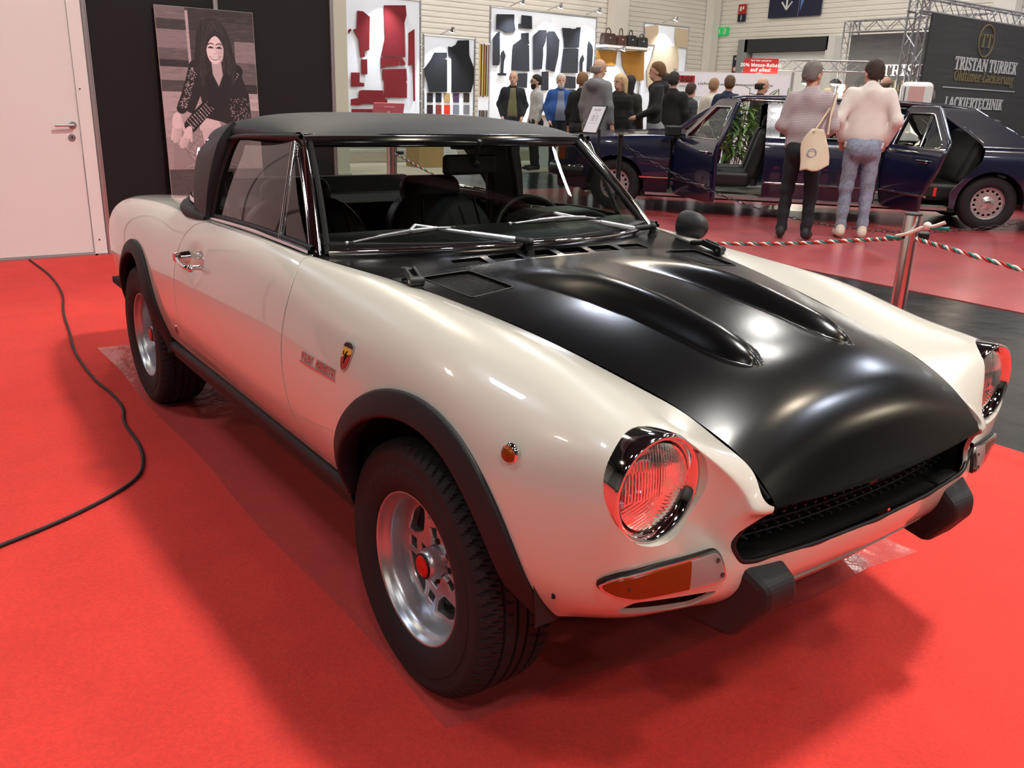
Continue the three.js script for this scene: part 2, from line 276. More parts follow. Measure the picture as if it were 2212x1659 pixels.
// triangle soup with normals, cut by signed functions (kept where f > 0)
function soup(G) { return G.T.map(t => t.map(i => [...G.P[i], ...G.N[i]])); }
function cut(S, f) {
  const out = [];
  for (const t of S) {
    const d = t.map(v => f(v[0], v[1], v[2])), n = d.filter(q => q > 0).length;
    if (n === 3) out.push(t); else if (n) {
      const poly = [];
      for (let k = 0; k < 3; k++) { const a = t[k], b = t[(k + 1) % 3], da = d[k], db = d[(k + 1) % 3]; if (da > 0) poly.push(a); if ((da > 0) !== (db > 0)) { const w = da / (da - db); poly.push(a.map((q, i) => lerp(q, b[i], w))); } }
      for (let k = 1; k + 1 < poly.length; k++) out.push([poly[0], poly[k], poly[k + 1]]);
    }
  }
  return out;
}
function soupGeo(S, flange = 0, off = 0) {
  const pos = [], nor = [], key = v => Math.round(v[0] * 2e4) + ',' + Math.round(v[1] * 2e4) + ',' + Math.round(v[2] * 2e4), E = new Map();
  const ref = S[0]; let flip = false;
  { let s = 0; for (const t of S) { const n = V3(t[1][0] - t[0][0], t[1][1] - t[0][1], t[1][2] - t[0][2]).cross(V3(t[2][0] - t[0][0], t[2][1] - t[0][1], t[2][2] - t[0][2])); s += n.x * t[0][3] + n.y * t[0][4] + n.z * t[0][5]; } flip = s < 0; }
  const o = v => [v[0] + v[3] * off, v[1] + v[4] * off, v[2] + v[5] * off];
  for (const t0 of S) { const t = flip ? [t0[0], t0[2], t0[1]] : t0; for (const v of t) { pos.push(...o(v)); nor.push(v[3], v[4], v[5]); }
    if (flange) for (let k = 0; k < 3; k++) { const a = t[k], b = t[(k + 1) % 3], ka = key(a), kb = key(b); if (ka === kb) continue; const id = ka < kb ? ka + '|' + kb : kb + '|' + ka; E.has(id) ? E.set(id, null) : E.set(id, [a, b]); } }
  if (flange) for (const e of E.values()) if (e) {
    const [a, b] = e, A = o(a), B = o(b), C = A.map((q, i) => q - a[3 + i] * flange), D = B.map((q, i) => q - b[3 + i] * flange);
    const n = V3(B[0] - A[0], B[1] - A[1], B[2] - A[2]).cross(V3(a[3], a[4], a[5])).normalize();
    for (const q of [A, C, B, B, C, D]) { pos.push(...q); nor.push(n.x, n.y, n.z); }
  }
  const g = new THREE.BufferGeometry(); g.setAttribute('position', new THREE.Float32BufferAttribute(pos, 3)); g.setAttribute('normal', new THREE.Float32BufferAttribute(nor, 3));
  g.setAttribute('uv', new THREE.Float32BufferAttribute(new Float32Array(pos.length / 3 * 2), 2)); return g;
}
// lookup of the flank: z at (x, y); of the front: x at (z, y)
function raster(S, ia, ib, ic, a0, a1, b0, b1, st, ok) {
  const na = Math.round((a1 - a0) / st) + 1, nb = Math.round((b1 - b0) / st) + 1, Z = new Float32Array(na * nb).fill(-9);
  for (const t of S) {
    if (ok && !ok(t)) continue;
    const A = t.map(v => [(v[ia] - a0) / st, (v[ib] - b0) / st, v[ic]]);
    const x0 = Math.max(0, Math.ceil(Math.min(A[0][0], A[1][0], A[2][0]))), x1 = Math.min(na - 1, Math.floor(Math.max(A[0][0], A[1][0], A[2][0])));
    const y0 = Math.max(0, Math.ceil(Math.min(A[0][1], A[1][1], A[2][1]))), y1 = Math.min(nb - 1, Math.floor(Math.max(A[0][1], A[1][1], A[2][1])));
    const den = (A[1][1] - A[2][1]) * (A[0][0] - A[2][0]) + (A[2][0] - A[1][0]) * (A[0][1] - A[2][1]); if (Math.abs(den) < 1e-9) continue;
    for (let x = x0; x <= x1; x++) for (let y = y0; y <= y1; y++) {
      const l0 = ((A[1][1] - A[2][1]) * (x - A[2][0]) + (A[2][0] - A[1][0]) * (y - A[2][1])) / den, l1 = ((A[2][1] - A[0][1]) * (x - A[2][0]) + (A[0][0] - A[2][0]) * (y - A[2][1])) / den, l2 = 1 - l0 - l1;
      if (l0 < -.01 || l1 < -.01 || l2 < -.01) continue; const z = l0 * A[0][2] + l1 * A[1][2] + l2 * A[2][2]; if (z > Z[x * nb + y]) Z[x * nb + y] = z;
    }
  }
  return (a, b) => { const u = clamp((a - a0) / st, 0, na - 1.001), v = clamp((b - b0) / st, 0, nb - 1.001), i = Math.floor(u), j = Math.floor(v), p = u - i, q = v - j;
    const c = [Z[i * nb + j], Z[(i + 1) * nb + j], Z[i * nb + j + 1], Z[(i + 1) * nb + j + 1]], good = c.filter(k => k > -5); if (!good.length) return NaN; const m = good.reduce((s, k) => s + k, 0) / good.length; for (let k = 0; k < 4; k++) if (c[k] < -5) c[k] = m;
    return lerp(lerp(c[0], c[1], p), lerp(c[2], c[3], p), q); };
}
const bodySoup = soup(BODY);
const sideZ = raster(bodySoup, 0, 1, 2, -3.2, .6, .3, .9, .006, t => t[0][2] > .3);
const frontX = raster(bodySoup, 2, 1, 0, 0, .72, .32, .8, .005, t => t[0][0] > .3);
// cut lines
const GAPF = [[.30, -.52], [.37, -.53], [.42, -.545], [.49, -.568], [.574, -.592], [.656, -.607], [.733, -.615], [.79, -.622], [.83, -.637], [.862, -.662], [.895, -.70]];
const GAPR = [[.30, -1.50], [.38, -1.53], [.45, -1.55], [.55, -1.578], [.66, -1.592], [.744, -1.594], [.80, -1.586], [.835, -1.568], [.855, -1.535], [.868, -1.48], [.885, -1.36]];
const ARCHF = [.03, .355, .352], ARCHR = [-2.225, .345, .352];
const circ = (c, x, y) => Math.hypot(x - c[0], y - c[1]) - c[2];
const archCut = (x, y, z) => z > .35 ? Math.min(x < -1 ? circ(ARCHR, x, y) : y < ARCHF[1] ? Math.abs(x - ARCHF[0]) - ARCHF[2] : circ(ARCHF, x, y), x < -1 && y < ARCHR[1] ? Math.abs(x - ARCHR[0]) - ARCHR[2] : 9) : 1;
const SILL = .385;
const sdPoly = (P, x, y) => { // signed distance to polygon, negative inside
  let d = 1e9, s = 1; for (let i = 0, j = P.length - 1; i < P.length; j = i++) { const e = [P[j][0] - P[i][0], P[j][1] - P[i][1]], w = [x - P[i][0], y - P[i][1]], t = clamp((w[0] * e[0] + w[1] * e[1]) / (e[0] * e[0] + e[1] * e[1]), 0, 1), b = [w[0] - e[0] * t, w[1] - e[1] * t]; d = Math.min(d, b[0] * b[0] + b[1] * b[1]); const c1 = y >= P[i][1], c2 = y < P[j][1], c3 = e[0] * w[1] > e[1] * w[0]; if ((c1 && c2 && c3) || (!c1 && !c2 && !c3)) s = -s; }
  return s * Math.sqrt(d);
};
const MOUTH = roundPoly([[-.44, .552], [-.40, .506], [-.37, .5], [-.2, .494], [0, .492], [.2, .494], [.37, .5], [.40, .506], [.418, .54], [.40, .575], [.375, .6], [.36, .64], [-.2, .64]], .012);
const SLOT = roundPoly([[.44, .456], [.60, .456], [.618, .432], [.60, .418], [.475, .414]], .008);
const LOWSLOT = roundPoly([[-.24, .42], [.24, .42], [.285, .398], [.23, .388], [-.23, .388]], .006);
const frontCut = (x, y, z) => x > .45 ? Math.min(sdPoly(MOUTH, z, y), sdPoly(SLOT, z, y), sdPoly(LOWSLOT, z, y), Math.hypot(z - .57, y - .669) - .0985) : 1;
const gap = .0032;
const sFront = cut(cut(cut(bodySoup, (x, y, z) => x - interp(GAPF, y) - gap), archCut), frontCut);
const sDoor = cut(cut(cut(bodySoup, (x, y, z) => interp(GAPF, y) - gap - x), (x, y) => x - interp(GAPR, y) - gap), (x, y) => y - SILL);
const sRear = cut(cut(bodySoup, (x, y) => interp(GAPR, y) - gap - x), archCut);
const sSill = cut(cut(cut(bodySoup, (x, y) => .379 - y), archCut), (x, y, z) => Math.min(-.3 - x, x + 1.9));
const sFront2 = cut(sFront, (x, y, z) => Math.max(y - SILL, x + .30)), sRear2 = cut(sRear, (x, y) => Math.max(y - SILL, -1.9 - x));
const sLiner = cut(cut(bodySoup, archCut), frontCut);
// ---------------------------------------------------------------- white roadster: parts
const font = await new FontLoader().loadAsync('fonts/droid/droid_sans_bold.typeface.json');
const fontS = await new FontLoader().loadAsync('fonts/droid/droid_serif_bold.typeface.json');
const text3 = (s, size, depth, f = font) => { const g = new TextGeometry(s, { font: f, size, depth, curveSegments: 4, bevelEnabled: false }); g.computeBoundingBox(); return g; };
const car = thing('roadster', 'white two-seat roadster with matte black bonnet and black hardtop', 'car');
const FL = .0095;
// bonnet ------------------------------------------------
const HEz = [[-.75, .665], [-.7, .65], [-.6, .619], [-.5, .59], [-.4, .565], [-.3, .541], [-.2, .521], [-.1, .499], [0, .475], [.1, .455], [.2, .438], [.3, .421], [.4, .404], [.5, .389], [.6, .372], [.645, .364], [.67, .36]];
const HEy = [[-.75, .878], [-.7, .876], [-.6, .871], [-.5, .866], [-.4, .859], [-.3, .852], [-.2, .842], [-.1, .832], [0, .82], [.1, .805], [.2, .789], [.3, .771], [.4, .75], [.5, .719], [.55, .698], [.6, .666], [.63, .637], [.645, .619], [.66, .598]];
const HC = [[-.75, .012], [-.42, .016], [-.2, .03], [0, .043], [.2, .052], [.42, .054], [.52, .045], [.58, .031], [.62, .014], [.65, .0]];
const BW = [[-.4, .17], [-.3, .15], [-.15, .118], [0, .094], [.15, .076], [.3, .06], [.42, .06]], BH = [[-.42, 0], [-.32, .004], [-.2, .016], [-.05, .031], [.1, .037], [.25, .033], [.42, .03]];
function hoodY(x, z) {
  const ze = interp(HEz, x), t = Math.min(1, Math.abs(z) / ze);
  let y = interp(HEy, x) + interp(HC, x) * (1 - Math.pow(t, 2.3));
  const xt = .415; if (x < xt) {
    const zc = interp([[-.4, .2], [0, .175], [.42, .162]], x), e = x > .29 ? Math.sqrt(Math.max(0, 1 - ((x - .29) / (xt - .29)) ** 2)) : 1;
    const d = (Math.abs(z) - zc) / (interp(BW, x) * Math.max(e, .02)), k = interp([[-.4, 2.6], [0, 1.7], [.42, 1.15]], x);
    if (Math.abs(d) < 1) y += interp(BH, x) * e * Math.pow(1 - d * d, k);
  }
  return y;
}
function gridSoup(fn, nu, nv) { // fn(u,v)->[x,y,z]; y-up surface
  const P = [], N = [], T = [];
  for (let i = 0; i <= nu; i++) for (let j = 0; j <= nv; j++) {
    const u = i / nu, v = j / nv, e = .0015, p = fn(u, v); P.push(p);
    const a = fn(Math.min(1, u + e), v), b = fn(Math.max(0, u - e), v), c = fn(u, Math.min(1, v + e)), d = fn(u, Math.max(0, v - e));
    const n = V3(c[0] - d[0], c[1] - d[1], c[2] - d[2]).cross(V3(a[0] - b[0], a[1] - b[1], a[2] - b[2])).normalize(); if (n.y < 0) n.negate(); N.push([n.x, n.y, n.z]);
  }
  for (let i = 0; i < nu; i++) for (let j = 0; j < nv; j++) { const a = i * (nv + 1) + j, b = a + nv + 1; T.push([a, a + 1, b], [b, a + 1, b + 1]); }
  return soup({ P, N, T });
}
const HOODR = -.405;
const hoodS = gridSoup((u, v) => { const t = v * 2 - 1, xf = .645 + .011 * (1 - t * t), x = HOODR + (xf - HOODR) * (u < .8 ? u * .94 / .8 : .94 + (u - .8) * .3), ze = interp(HEz, x) - .004, z = t * ze; return [x, hoodY(x, z), z]; }, 170, 150);
const VENT = roundPoly([[-.372, .497], [-.366, .358], [-.18, .345], [-.178, .470]], .014);
const hoodCut = cut(hoodS, (x, y, z) => Math.min(sdPoly(VENT, x, Math.abs(z)), 9));
const hood = mesh('bonnet', soupGeo(hoodCut, .014), M.hood, car);
mesh('bonnet_underside', soupGeo(hoodS, 0, -.03), M.dark, car);
for (const s of [1, -1]) { // vent screens
  const bars = [], rim = []; const N2 = VENT.length;
  const inside = (x, z) => sdPoly(VENT, x, z) < .001;
  for (let k = 0; k < 26; k++) { const z = .34 + k * .0062; let a = null, b = null; for (let x = -.38; x < -.17; x += .003) if (inside(x, z)) { a ??= x; b = x; } if (a !== null && b - a > .01) bars.push(rod([a, hoodY(a, z) - .006, s * z], [b, hoodY(b, z) - .006, s * z], .0008, 4)); }
  for (let k = 0; k < 33; k++) { const x = -.374 + k * .0062; let a = null, b = null; for (let z = .34; z < .5; z += .003) if (inside(x, z)) { a ??= z; b = z; } if (a !== null && b - a > .01) bars.push(rod([x, hoodY(x, a) - .0075, s * a], [x, hoodY(x, b) - .0075, s * b], .0008, 4)); }
  mesh('vent_screen', bars, std(0x1e1e20, .45, .3), hood);
  mesh('vent_rim', tube(VENT.map(p => [p[0], hoodY(p[0], p[1]) + .0005, s * p[1]]), .0022, 90, 6, true), M.plastic, hood);
}
// seal strip along the bonnet edge
for (const s of [1, -1]) mesh('bonnet_seal', tube(Array.from({ length: 24 }, (_, i) => { const x = -.55 + i / 23 * 1.18; return [x, interp(HEy, x) - .006, s * (interp(HEz, x) - .001)]; }), .004, 80, 6), M.dark, car);
// scuttle between bonnet and windscreen
const wsx = t => -.52 - .18 * t * t, wsy = t => .885 - .012 * t * t;
const cowlS = gridSoup((u, v) => { const t = v * 2 - 1, x1 = wsx(t) - .015, x = HOODR - .004 + (x1 - HOODR) * u, z = t * (interp(HEz, x) - .003); return [x, interp(HEy, x) + .015 * (1 - t * t) + .006 * u * (1 - t * t), z]; }, 30, 120);
const COWLV = [-.30, -.18, -.06, .06, .18, .30].map(zc => roundPoly([[-.478, zc - .052], [-.478, zc + .044], [-.42, zc + .052], [-.42, zc - .044]], .006));
const cowl = mesh('scuttle', soupGeo(cut(cowlS, (x, y, z) => Math.min(...COWLV.map(p => sdPoly(p, x, z)))), .016), M.hood, car);
mesh('scuttle_tray', soupGeo(cowlS, 0, -.02), M.dark, cowl);
for (const zc of [-.30, -.18, -.06, .06, .18, .30]) { const b = []; for (let k = 0; k < 8; k++) { const x = -.474 + k * .0072; b.push(rod([x, .868, zc - .046], [x, .868, zc + .046], .0014, 4)); } mesh('scuttle_grille', b, M.dark, cowl); }
// body sides ---------------------------------------------
for (const s of [1, -1]) {
  const M2 = g => s > 0 ? g : mirrorZ(g);
  const ff = mesh('front_fender', M2(soupGeo(sFront2, FL)), M.white, car);
  const door = mesh('door', M2(soupGeo(sDoor, FL)), M.white, car);
  const rq = mesh('rear_quarter', M2(soupGeo(sRear2, FL)), M.white, car);
  mesh('inner_shell', M2(soupGeo(sLiner, 0, -.009)), M.under, car);
  // rocker strip
  mesh('sill_panel', M2(merge([tube([[-1.93, .345, .712], [-1.4, .355, .712], [-.9, .358, .712], [-.3, .352, .712]], .024, 40, 10), box(1.6, .05, .05, [-1.1, .325, .688])])), M.rubber, car);
  // wheel arch trims: swept band on the arch
  for (const [C, ro, ri, a0, a1] of [[ARCHF, .362, .302, -1, 186], [ARCHR, .362, .305, -4, 184]]) {
    const prof = (a, ri) => { const ca = Math.cos(a), sa = Math.sin(a), at = (r, o) => { const x = C[0] + ca * r, y = Math.max(C[1] + sa * r, .30); let z = sideZ(C[0] + ca * (C[2] + .006), Math.max(.36, C[1] + sa * (C[2] + .006))); return [x, y, (isNaN(z) ? .7 : z) + o]; };
      return [at(ro - .004, -.006), at(ro, .004), at(ro - .004, .010), at(lerp(ro, ri, .5), .020), at(ri + .006, .026), at(ri, .021), at(ri + .002, 0), at(ri + .012, -.03)]; };
    mesh('arch_trim', M2(surf((u, v) => { const ad = lerp(a0, a1, u), tp = sstep(0, 14, Math.min(ad - a0, a1 - ad)), p = prof(ad * Math.PI / 180, lerp(ro - .016, ri, tp)), k = v * 7, i = Math.min(6, Math.floor(k)), f = k - i; return p[i].map((q, n) => lerp(q, p[i + 1][n], f)); }, 72, 21)), M.rubber, car);
    const well = [surf((u, v) => { const a = lerp(0, 180, u) * Math.PI / 180; return [C[0] + Math.cos(a) * .368, Math.max(.345, C[1] + Math.sin(a) * .368), lerp(.70, .36, v)]; }, 40, 2), tf(new THREE.CircleGeometry(.37, 40, 0, Math.PI), [C[0], C[1], .362])];
    mesh('wheel_well', M2(merge(well)), std(0x2b221d, .9), car);
  }
  // chrome belt strip and side window
  const beltP = x => [x, interp([[-1.55, .872], [-1.1, .89], [-.68, .884]], x), interp([[-1.55, .652], [-1.1, .662], [-.68, .648]], x)];
  mesh('belt_strip', M2(merge([tube([-1.52, -1.3, -1.1, -.9, -.69].map(x => { const p = beltP(x); return [p[0], p[1] + .004, p[2] + .004]; }), .0065, 40, 8)])), M.chrome, door);
  mesh('belt_seal', M2(tube([-1.52, -1.3, -1.1, -.9, -.69].map(x => { const p = beltP(x); return [p[0], p[1] + .012, p[2] - .007]; }), .008, 40, 8)), M.plastic, door);
  const gp = (x, v) => { const b = beltP(x); return [x - v * .02, lerp(b[1] + .005, 1.158, v), lerp(b[2] - .008, .552, v) + .012 * Math.sin(v * Math.PI)]; };
  mesh('side_window', M2(surf((u, v) => { const xb = lerp(-1.505, -.725, u), xt = lerp(-1.48, -1.0, u); const p = gp(xb, v); return [lerp(xb, xt, v), p[1], p[2]]; }, 24, 16)), M.glassTint, door);
  mesh('quarter_light_bar', M2(merge([rod([-.892, .895, .652], [-.985, 1.155, .560], .0075, 8), rod([-.885, .895, .652], [-.978, 1.155, .560], .0055, 8)])), M.chrome, door);
  mesh('window_seal', M2(merge([tube([[-1.512, .875, .645], [-1.505, 1.0, .612], [-1.49, 1.11, .574], [-1.465, 1.148, .558], [-1.40, 1.158, .556], [-1.2, 1.166, .556], [-1.0, 1.168, .54]], .015, 50, 8)])), M.plastic, door);
  // door handle: button housing, bar, tail
  if (s) { const hz = (x, y) => sideZ(x, y);
    const h = [tf(new THREE.CylinderGeometry(.017, .02, .03, 18), [-1.478, .757, hz(-1.478, .757) + .012], [Math.PI / 2, 0, 0]), tf(new RoundedBoxGeometry(.022, .034, .02, 2, .005), [-1.492, .757, hz(-1.49, .757) + .032]),
      tube([[-1.485, .757, hz(-1.48, .757) + .034], [-1.44, .755, .792], [-1.39, .750, .797], [-1.345, .747, .796], [-1.325, .746, .790]], .0075, 30, 8), ball(.012, [-1.326, .746, .788], [1.6, 1, .9], 12), rod([-1.33, .746, .79], [-1.33, .746, hz(-1.33, .746) - .002], .008)];
    mesh('door_handle', M2(merge(h)), M.chrome, door); }
  // headlamp
  const hl = new THREE.Group(); hl.name = 'headlamp'; car.add(hl); hl.position.set(.539, .669, s * .57);
  const L = pts => { const g = lathe(pts, 64); g.rotateZ(-Math.PI / 2); return g; };
  mesh('bezel', L([[.098, -.04], [.1005, -.01], [.1005, .010], [.0985, .0165], [.094, .018], [.089, .013], [.0825, .002], [.081, -.008]]), M.chrome, hl);
  mesh('reflector', L([[.001, -.075], [.03, -.07], [.055, -.052], [.075, -.024], [.081, -.004]]), std(0xd8dade, .12, 1), hl);
  const lensF = (u, v) => { const r = .0805 * v, a = u * Math.PI * 2, y = r * Math.cos(a), z = r * Math.sin(a), top = y > -.012; const rib = (top ? .0011 * Math.abs(Math.sin(z * Math.PI / .0062)) : .0008 * Math.abs(Math.sin((y + Math.abs(z) * .5) * Math.PI / .008))) * sstep(1, .93, v); return [.004 + .012 * (1 - v * v) + rib, y, z]; };
  mesh('lamp_lens', merge([surf(lensF, 200, 48), surf((u, v) => { const p = lensF(u, v); return [-.001 + .012 * (1 - v * v) , p[1], p[2]]; }, 60, 10, true)]), phy(0xffffff, .03, { transmission: 1, thickness: .005, ior: 1.45 }), hl);
  mesh('lamp_bulb', [ball(.012, [-.035, 0, 0], [1.4, 1, 1], 12), cyl(.018, .018, .002, [-.018, 0, 0], [0, 0, Math.PI / 2], 16)], M.steel, hl);
  mesh('lamp_bucket', surf((u, v) => { const a = u * Math.PI * 2, z = .57 + .0985 * Math.cos(a), y = .669 + .0985 * Math.sin(a), xf = frontX(z, y); return [lerp(.515, isNaN(xf) ? .54 : Math.max(.53, xf + .0005), v), y, s * z]; }, 72, 3), M.white, car);
  // indicator: gasket, amber and clear halves, screws
  const IND = roundPoly([[.666, .508], [.645, .526], [.58, .532], [.452, .535], [.440, .486], [.52, .481], [.605, .478], [.64, .489]], .012);
  const grow = (d) => (x, y, z) => x > .4 ? d - sdPoly(IND, z, y) : -1;
  const ind = mesh('indicator', M2(soupGeo(cut(bodySoup, grow(.006)), .012, .007)), M.plastic, car);
  mesh('chrome_rim', M2(soupGeo(cut(cut(bodySoup, grow(.003)), (x, y, z) => sdPoly(IND, z, y) + .003), .01, .013)), M.steel, ind);
  mesh('amber_lens', M2(soupGeo(cut(cut(bodySoup, grow(-.001)), (x, y, z) => z - .513), .01, .015)), M.amber, ind);
  mesh('clear_lens', M2(soupGeo(cut(cut(bodySoup, grow(-.001)), (x, y, z) => .513 - z), .01, .015)), phy(0xd8c6c2, .25, { transmission: .55, thickness: .005, ior: 1.45 }), ind);
  mesh('screw', M2(merge([[.46, .526], [.453, .499], [.63, .502]].map(([z, y]) => tf(new THREE.CylinderGeometry(.0045, .0045, .003, 12), [frontX(z, y) + .016, y, z], [0, 0, Math.PI / 2])))), std(0x555555, .4, .7), ind);
  // side repeater
  const sz = sideZ(.318, .683);
  const rep = new THREE.Group(); rep.name = 'side_repeater'; car.add(rep); rep.position.set(.318, .683, s * (sz + .002)); rep.rotation.y = s > 0 ? .16 : Math.PI - .16;
  { const g = lathe([[.0205, 0], [.0205, .005], [.0175, .008], [.016, .008]], 28); g.rotateX(Math.PI / 2); mesh('chrome_ring', g, M.chrome, rep); const b = lathe([[.0165, .006], [.0155, .011], [.011, .016], [.004, .018], [.0001, .0182]], 24); b.rotateX(Math.PI / 2); mesh('amber_lens', b, M.amber, rep); }
  // overrider
  const ov = extr(roundPoly([[.50, .462], [.606, .485], [.650, .452], [.652, .424], [.602, .352], [.515, .362]], .01), .07, .013, []); ov.translate(0, 0, -.035); ov.scale(1, 1, 1.1);
  { const P = ov.attributes.position; for (let i = 0; i < P.count; i++) P.setZ(i, .345 + P.getZ(i) * interp([[.48, 1.35], [.56, 1.2], [.66, .86]], P.getX(i)) + (P.getX(i) - .6) * -.25); ov.computeVertexNormals(); }
  mesh('overrider', M2(ov), M.rubber, car);
  // small bolt hole cover on the front corner
  mesh('hole_plug', M2(tf(new THREE.CylinderGeometry(.006, .006, .006, 14), [.43, .437, sideZ(.43, .437)], [Math.PI / 2, 0, .8])), M.dark, ff);
}
// grille in the mouth -------------------------------------
{
  const bars = [], studs = [];
  for (const y of [.512, .532, .552, .572, .592]) { const w = y > .56 ? .37 : .40; bars.push(tube(Array.from({ length: 13 }, (_, i) => { const z = lerp(-w, w, i / 12); return [.575 - .5 * z * z * z * z - .15 * z * z, y, z]; }), .0035, 40, 6)); }
  for (let i = 0; i < 27; i++) { const z = -.39 + i * .03; for (const [k, y] of [.512, .532, .552, .572, .592].entries()) studs.push(box(.016, .003, .006, [.583 - .5 * z ** 4 - .15 * z * z, y, z + (k % 2) * .015])); bars.push(rod([.570 - .15 * z * z, .49, z], [.570 - .15 * z * z, .61, z], .0018, 4)); }
  const g = mesh('grille', bars, M.plastic, car); mesh('grille_stud', studs, std(0x3d3f42, .4), g);
  mesh('grille_frame', tube(MOUTH.filter(p => p[1] < .6).map(p => { const x = frontX(Math.min(.41, Math.abs(p[0])), p[1] - .004); return [(isNaN(x) ? .6 : x) - .004, p[1], p[0]]; }), .0055, 120, 6), M.plastic, g);
  mesh('radiator', [box(.02, .2, .84, [.47, .53, 0]), box(.13, .01, .78, [.54, .482, 0]), box(.11, .15, .01, [.522, .55, .43]), box(.11, .15, .01, [.522, .55, -.43])], M.dark, car);
  const b = mesh('grille_badge', tf(new THREE.CylinderGeometry(.021, .021, .006, 28), [.62, .585, .0], [0, 0, Math.PI / 2 - .4]), M.steel, g); 
  mesh('lower_duct', [box(.02, .12, 1.0, [.44, .41, 0]), box(.1, .006, .5, [.52, .378, 0])], M.dark, car);
}
// badges ---------------------------------------------------
{
  const put = (g, x, y, s = 1) => { const z = sideZ(x, y); g.translate(0, 0, 0); const n = (sideZ(x + .05, y) - sideZ(x - .05, y)) / .1, m = (sideZ(x, y + .03) - sideZ(x, y - .03)) / .06; g.applyMatrix4(new THREE.Matrix4().makeBasis(V3(1, 0, n).normalize(), V3(0, 1, m).normalize(), V3(-n, -m, 1).normalize())); g.translate(x, y, z + .001); return g; };
  const gr = new THREE.Group(); gr.name = 'side_lettering'; car.add(gr);
  const w = 'FIAT ABARTH', step = .0165; const letters = [];
  [...w].forEach((ch, i) => { if (ch === ' ') return; const g = text3(ch, .021, .003); g.scale(.8, 1, 1); g.translate(-.092 + i * step, 0, 0); letters.push(g); });
  letters.push(box(.19, .0035, .003, [-.003, -.005, .0015]));
  mesh('chrome_letters', put(merge(letters), -.388, .663), M.steel, gr);
  // shield: yellow and red halves, tricolour bar, small scorpion
  const sh = new THREE.Group(); sh.name = 'shield_badge'; car.add(sh);
  const S = [[-.019, .026], [-.012, .031], [0, .033], [.012, .031], [.019, .026], [.02, .005], [.016, -.014], [.009, -.026], [0, -.031], [-.009, -.026], [-.016, -.014], [-.02, .005]];
  const bx = -.262, by = .722;
  mesh('badge_back', put(extr(S.map(p => [p[0] * 1.1, p[1] * 1.08]), .003), bx, by), M.steel, sh);
  const half = f => { const o = []; for (let i = 0; i < S.length; i++) { const a = S[i], b = S[(i + 1) % S.length], da = f(a), db = f(b); if (da >= 0) o.push(a); if ((da >= 0) !== (db >= 0)) { const t = da / (da - db); o.push([lerp(a[0], b[0], t), lerp(a[1], b[1], t)]); } } return o; };
  const diag = p => p[1] - .4 * p[0] - .002;
  mesh('yellow_field', put(extr(half(diag).map(p => [p[0], Math.min(p[1], .021)]), .004), bx, by), std(0xe0b23a, .35), sh);
  mesh('red_field', put(extr(half(p => -diag(p)), .004), bx, by), std(0xa3140f, .35), sh);
  mesh('top_band', put(extr([[-.019, .022], [-.019, .026], [-.012, .031], [0, .033], [.012, .031], [.019, .026], [.019, .022]], .0045), bx, by), std(0x2a1218, .4), sh);
  mesh('scorpion', put(merge([tf(new THREE.SphereGeometry(.005, 10, 8), [0, -.002, .0045], [0, 0, 0], [.8, 1.4, .3]), ...[-1, 1].map(k => tf(new THREE.TorusGeometry(.0055, .0013, 5, 12, 3.9), [k * .0065, .008, .0045], [0, 0, 2.5], [-k, 1, 1])), rod([0, -.007, .0045], [0, -.016, .0045], .0012, 5)]), bx, by), M.dark, sh);
  const pf = new THREE.Group(); pf.name = 'coachbuilder_badge'; car.add(pf);
  mesh('badge_back', put(extr(roundPoly([[-.008, -.018], [.008, -.018], [.01, .014], [-.01, .014]], .003), .002), -1.68, .462), M.steel, pf);
  mesh('badge_field', put(merge([tf(extr(roundPoly([[-.006, -.015], [.006, -.015], [.0075, .008], [-.0075, .008]], .002), .003), [0, 0, 0])]), -1.68, .462), M.red, pf);
  mesh('badge_letter', put(tf(text3('f', .014, .004, fontS), [-.004, -.01, 0]), -1.68, .462), M.steel, pf);
}
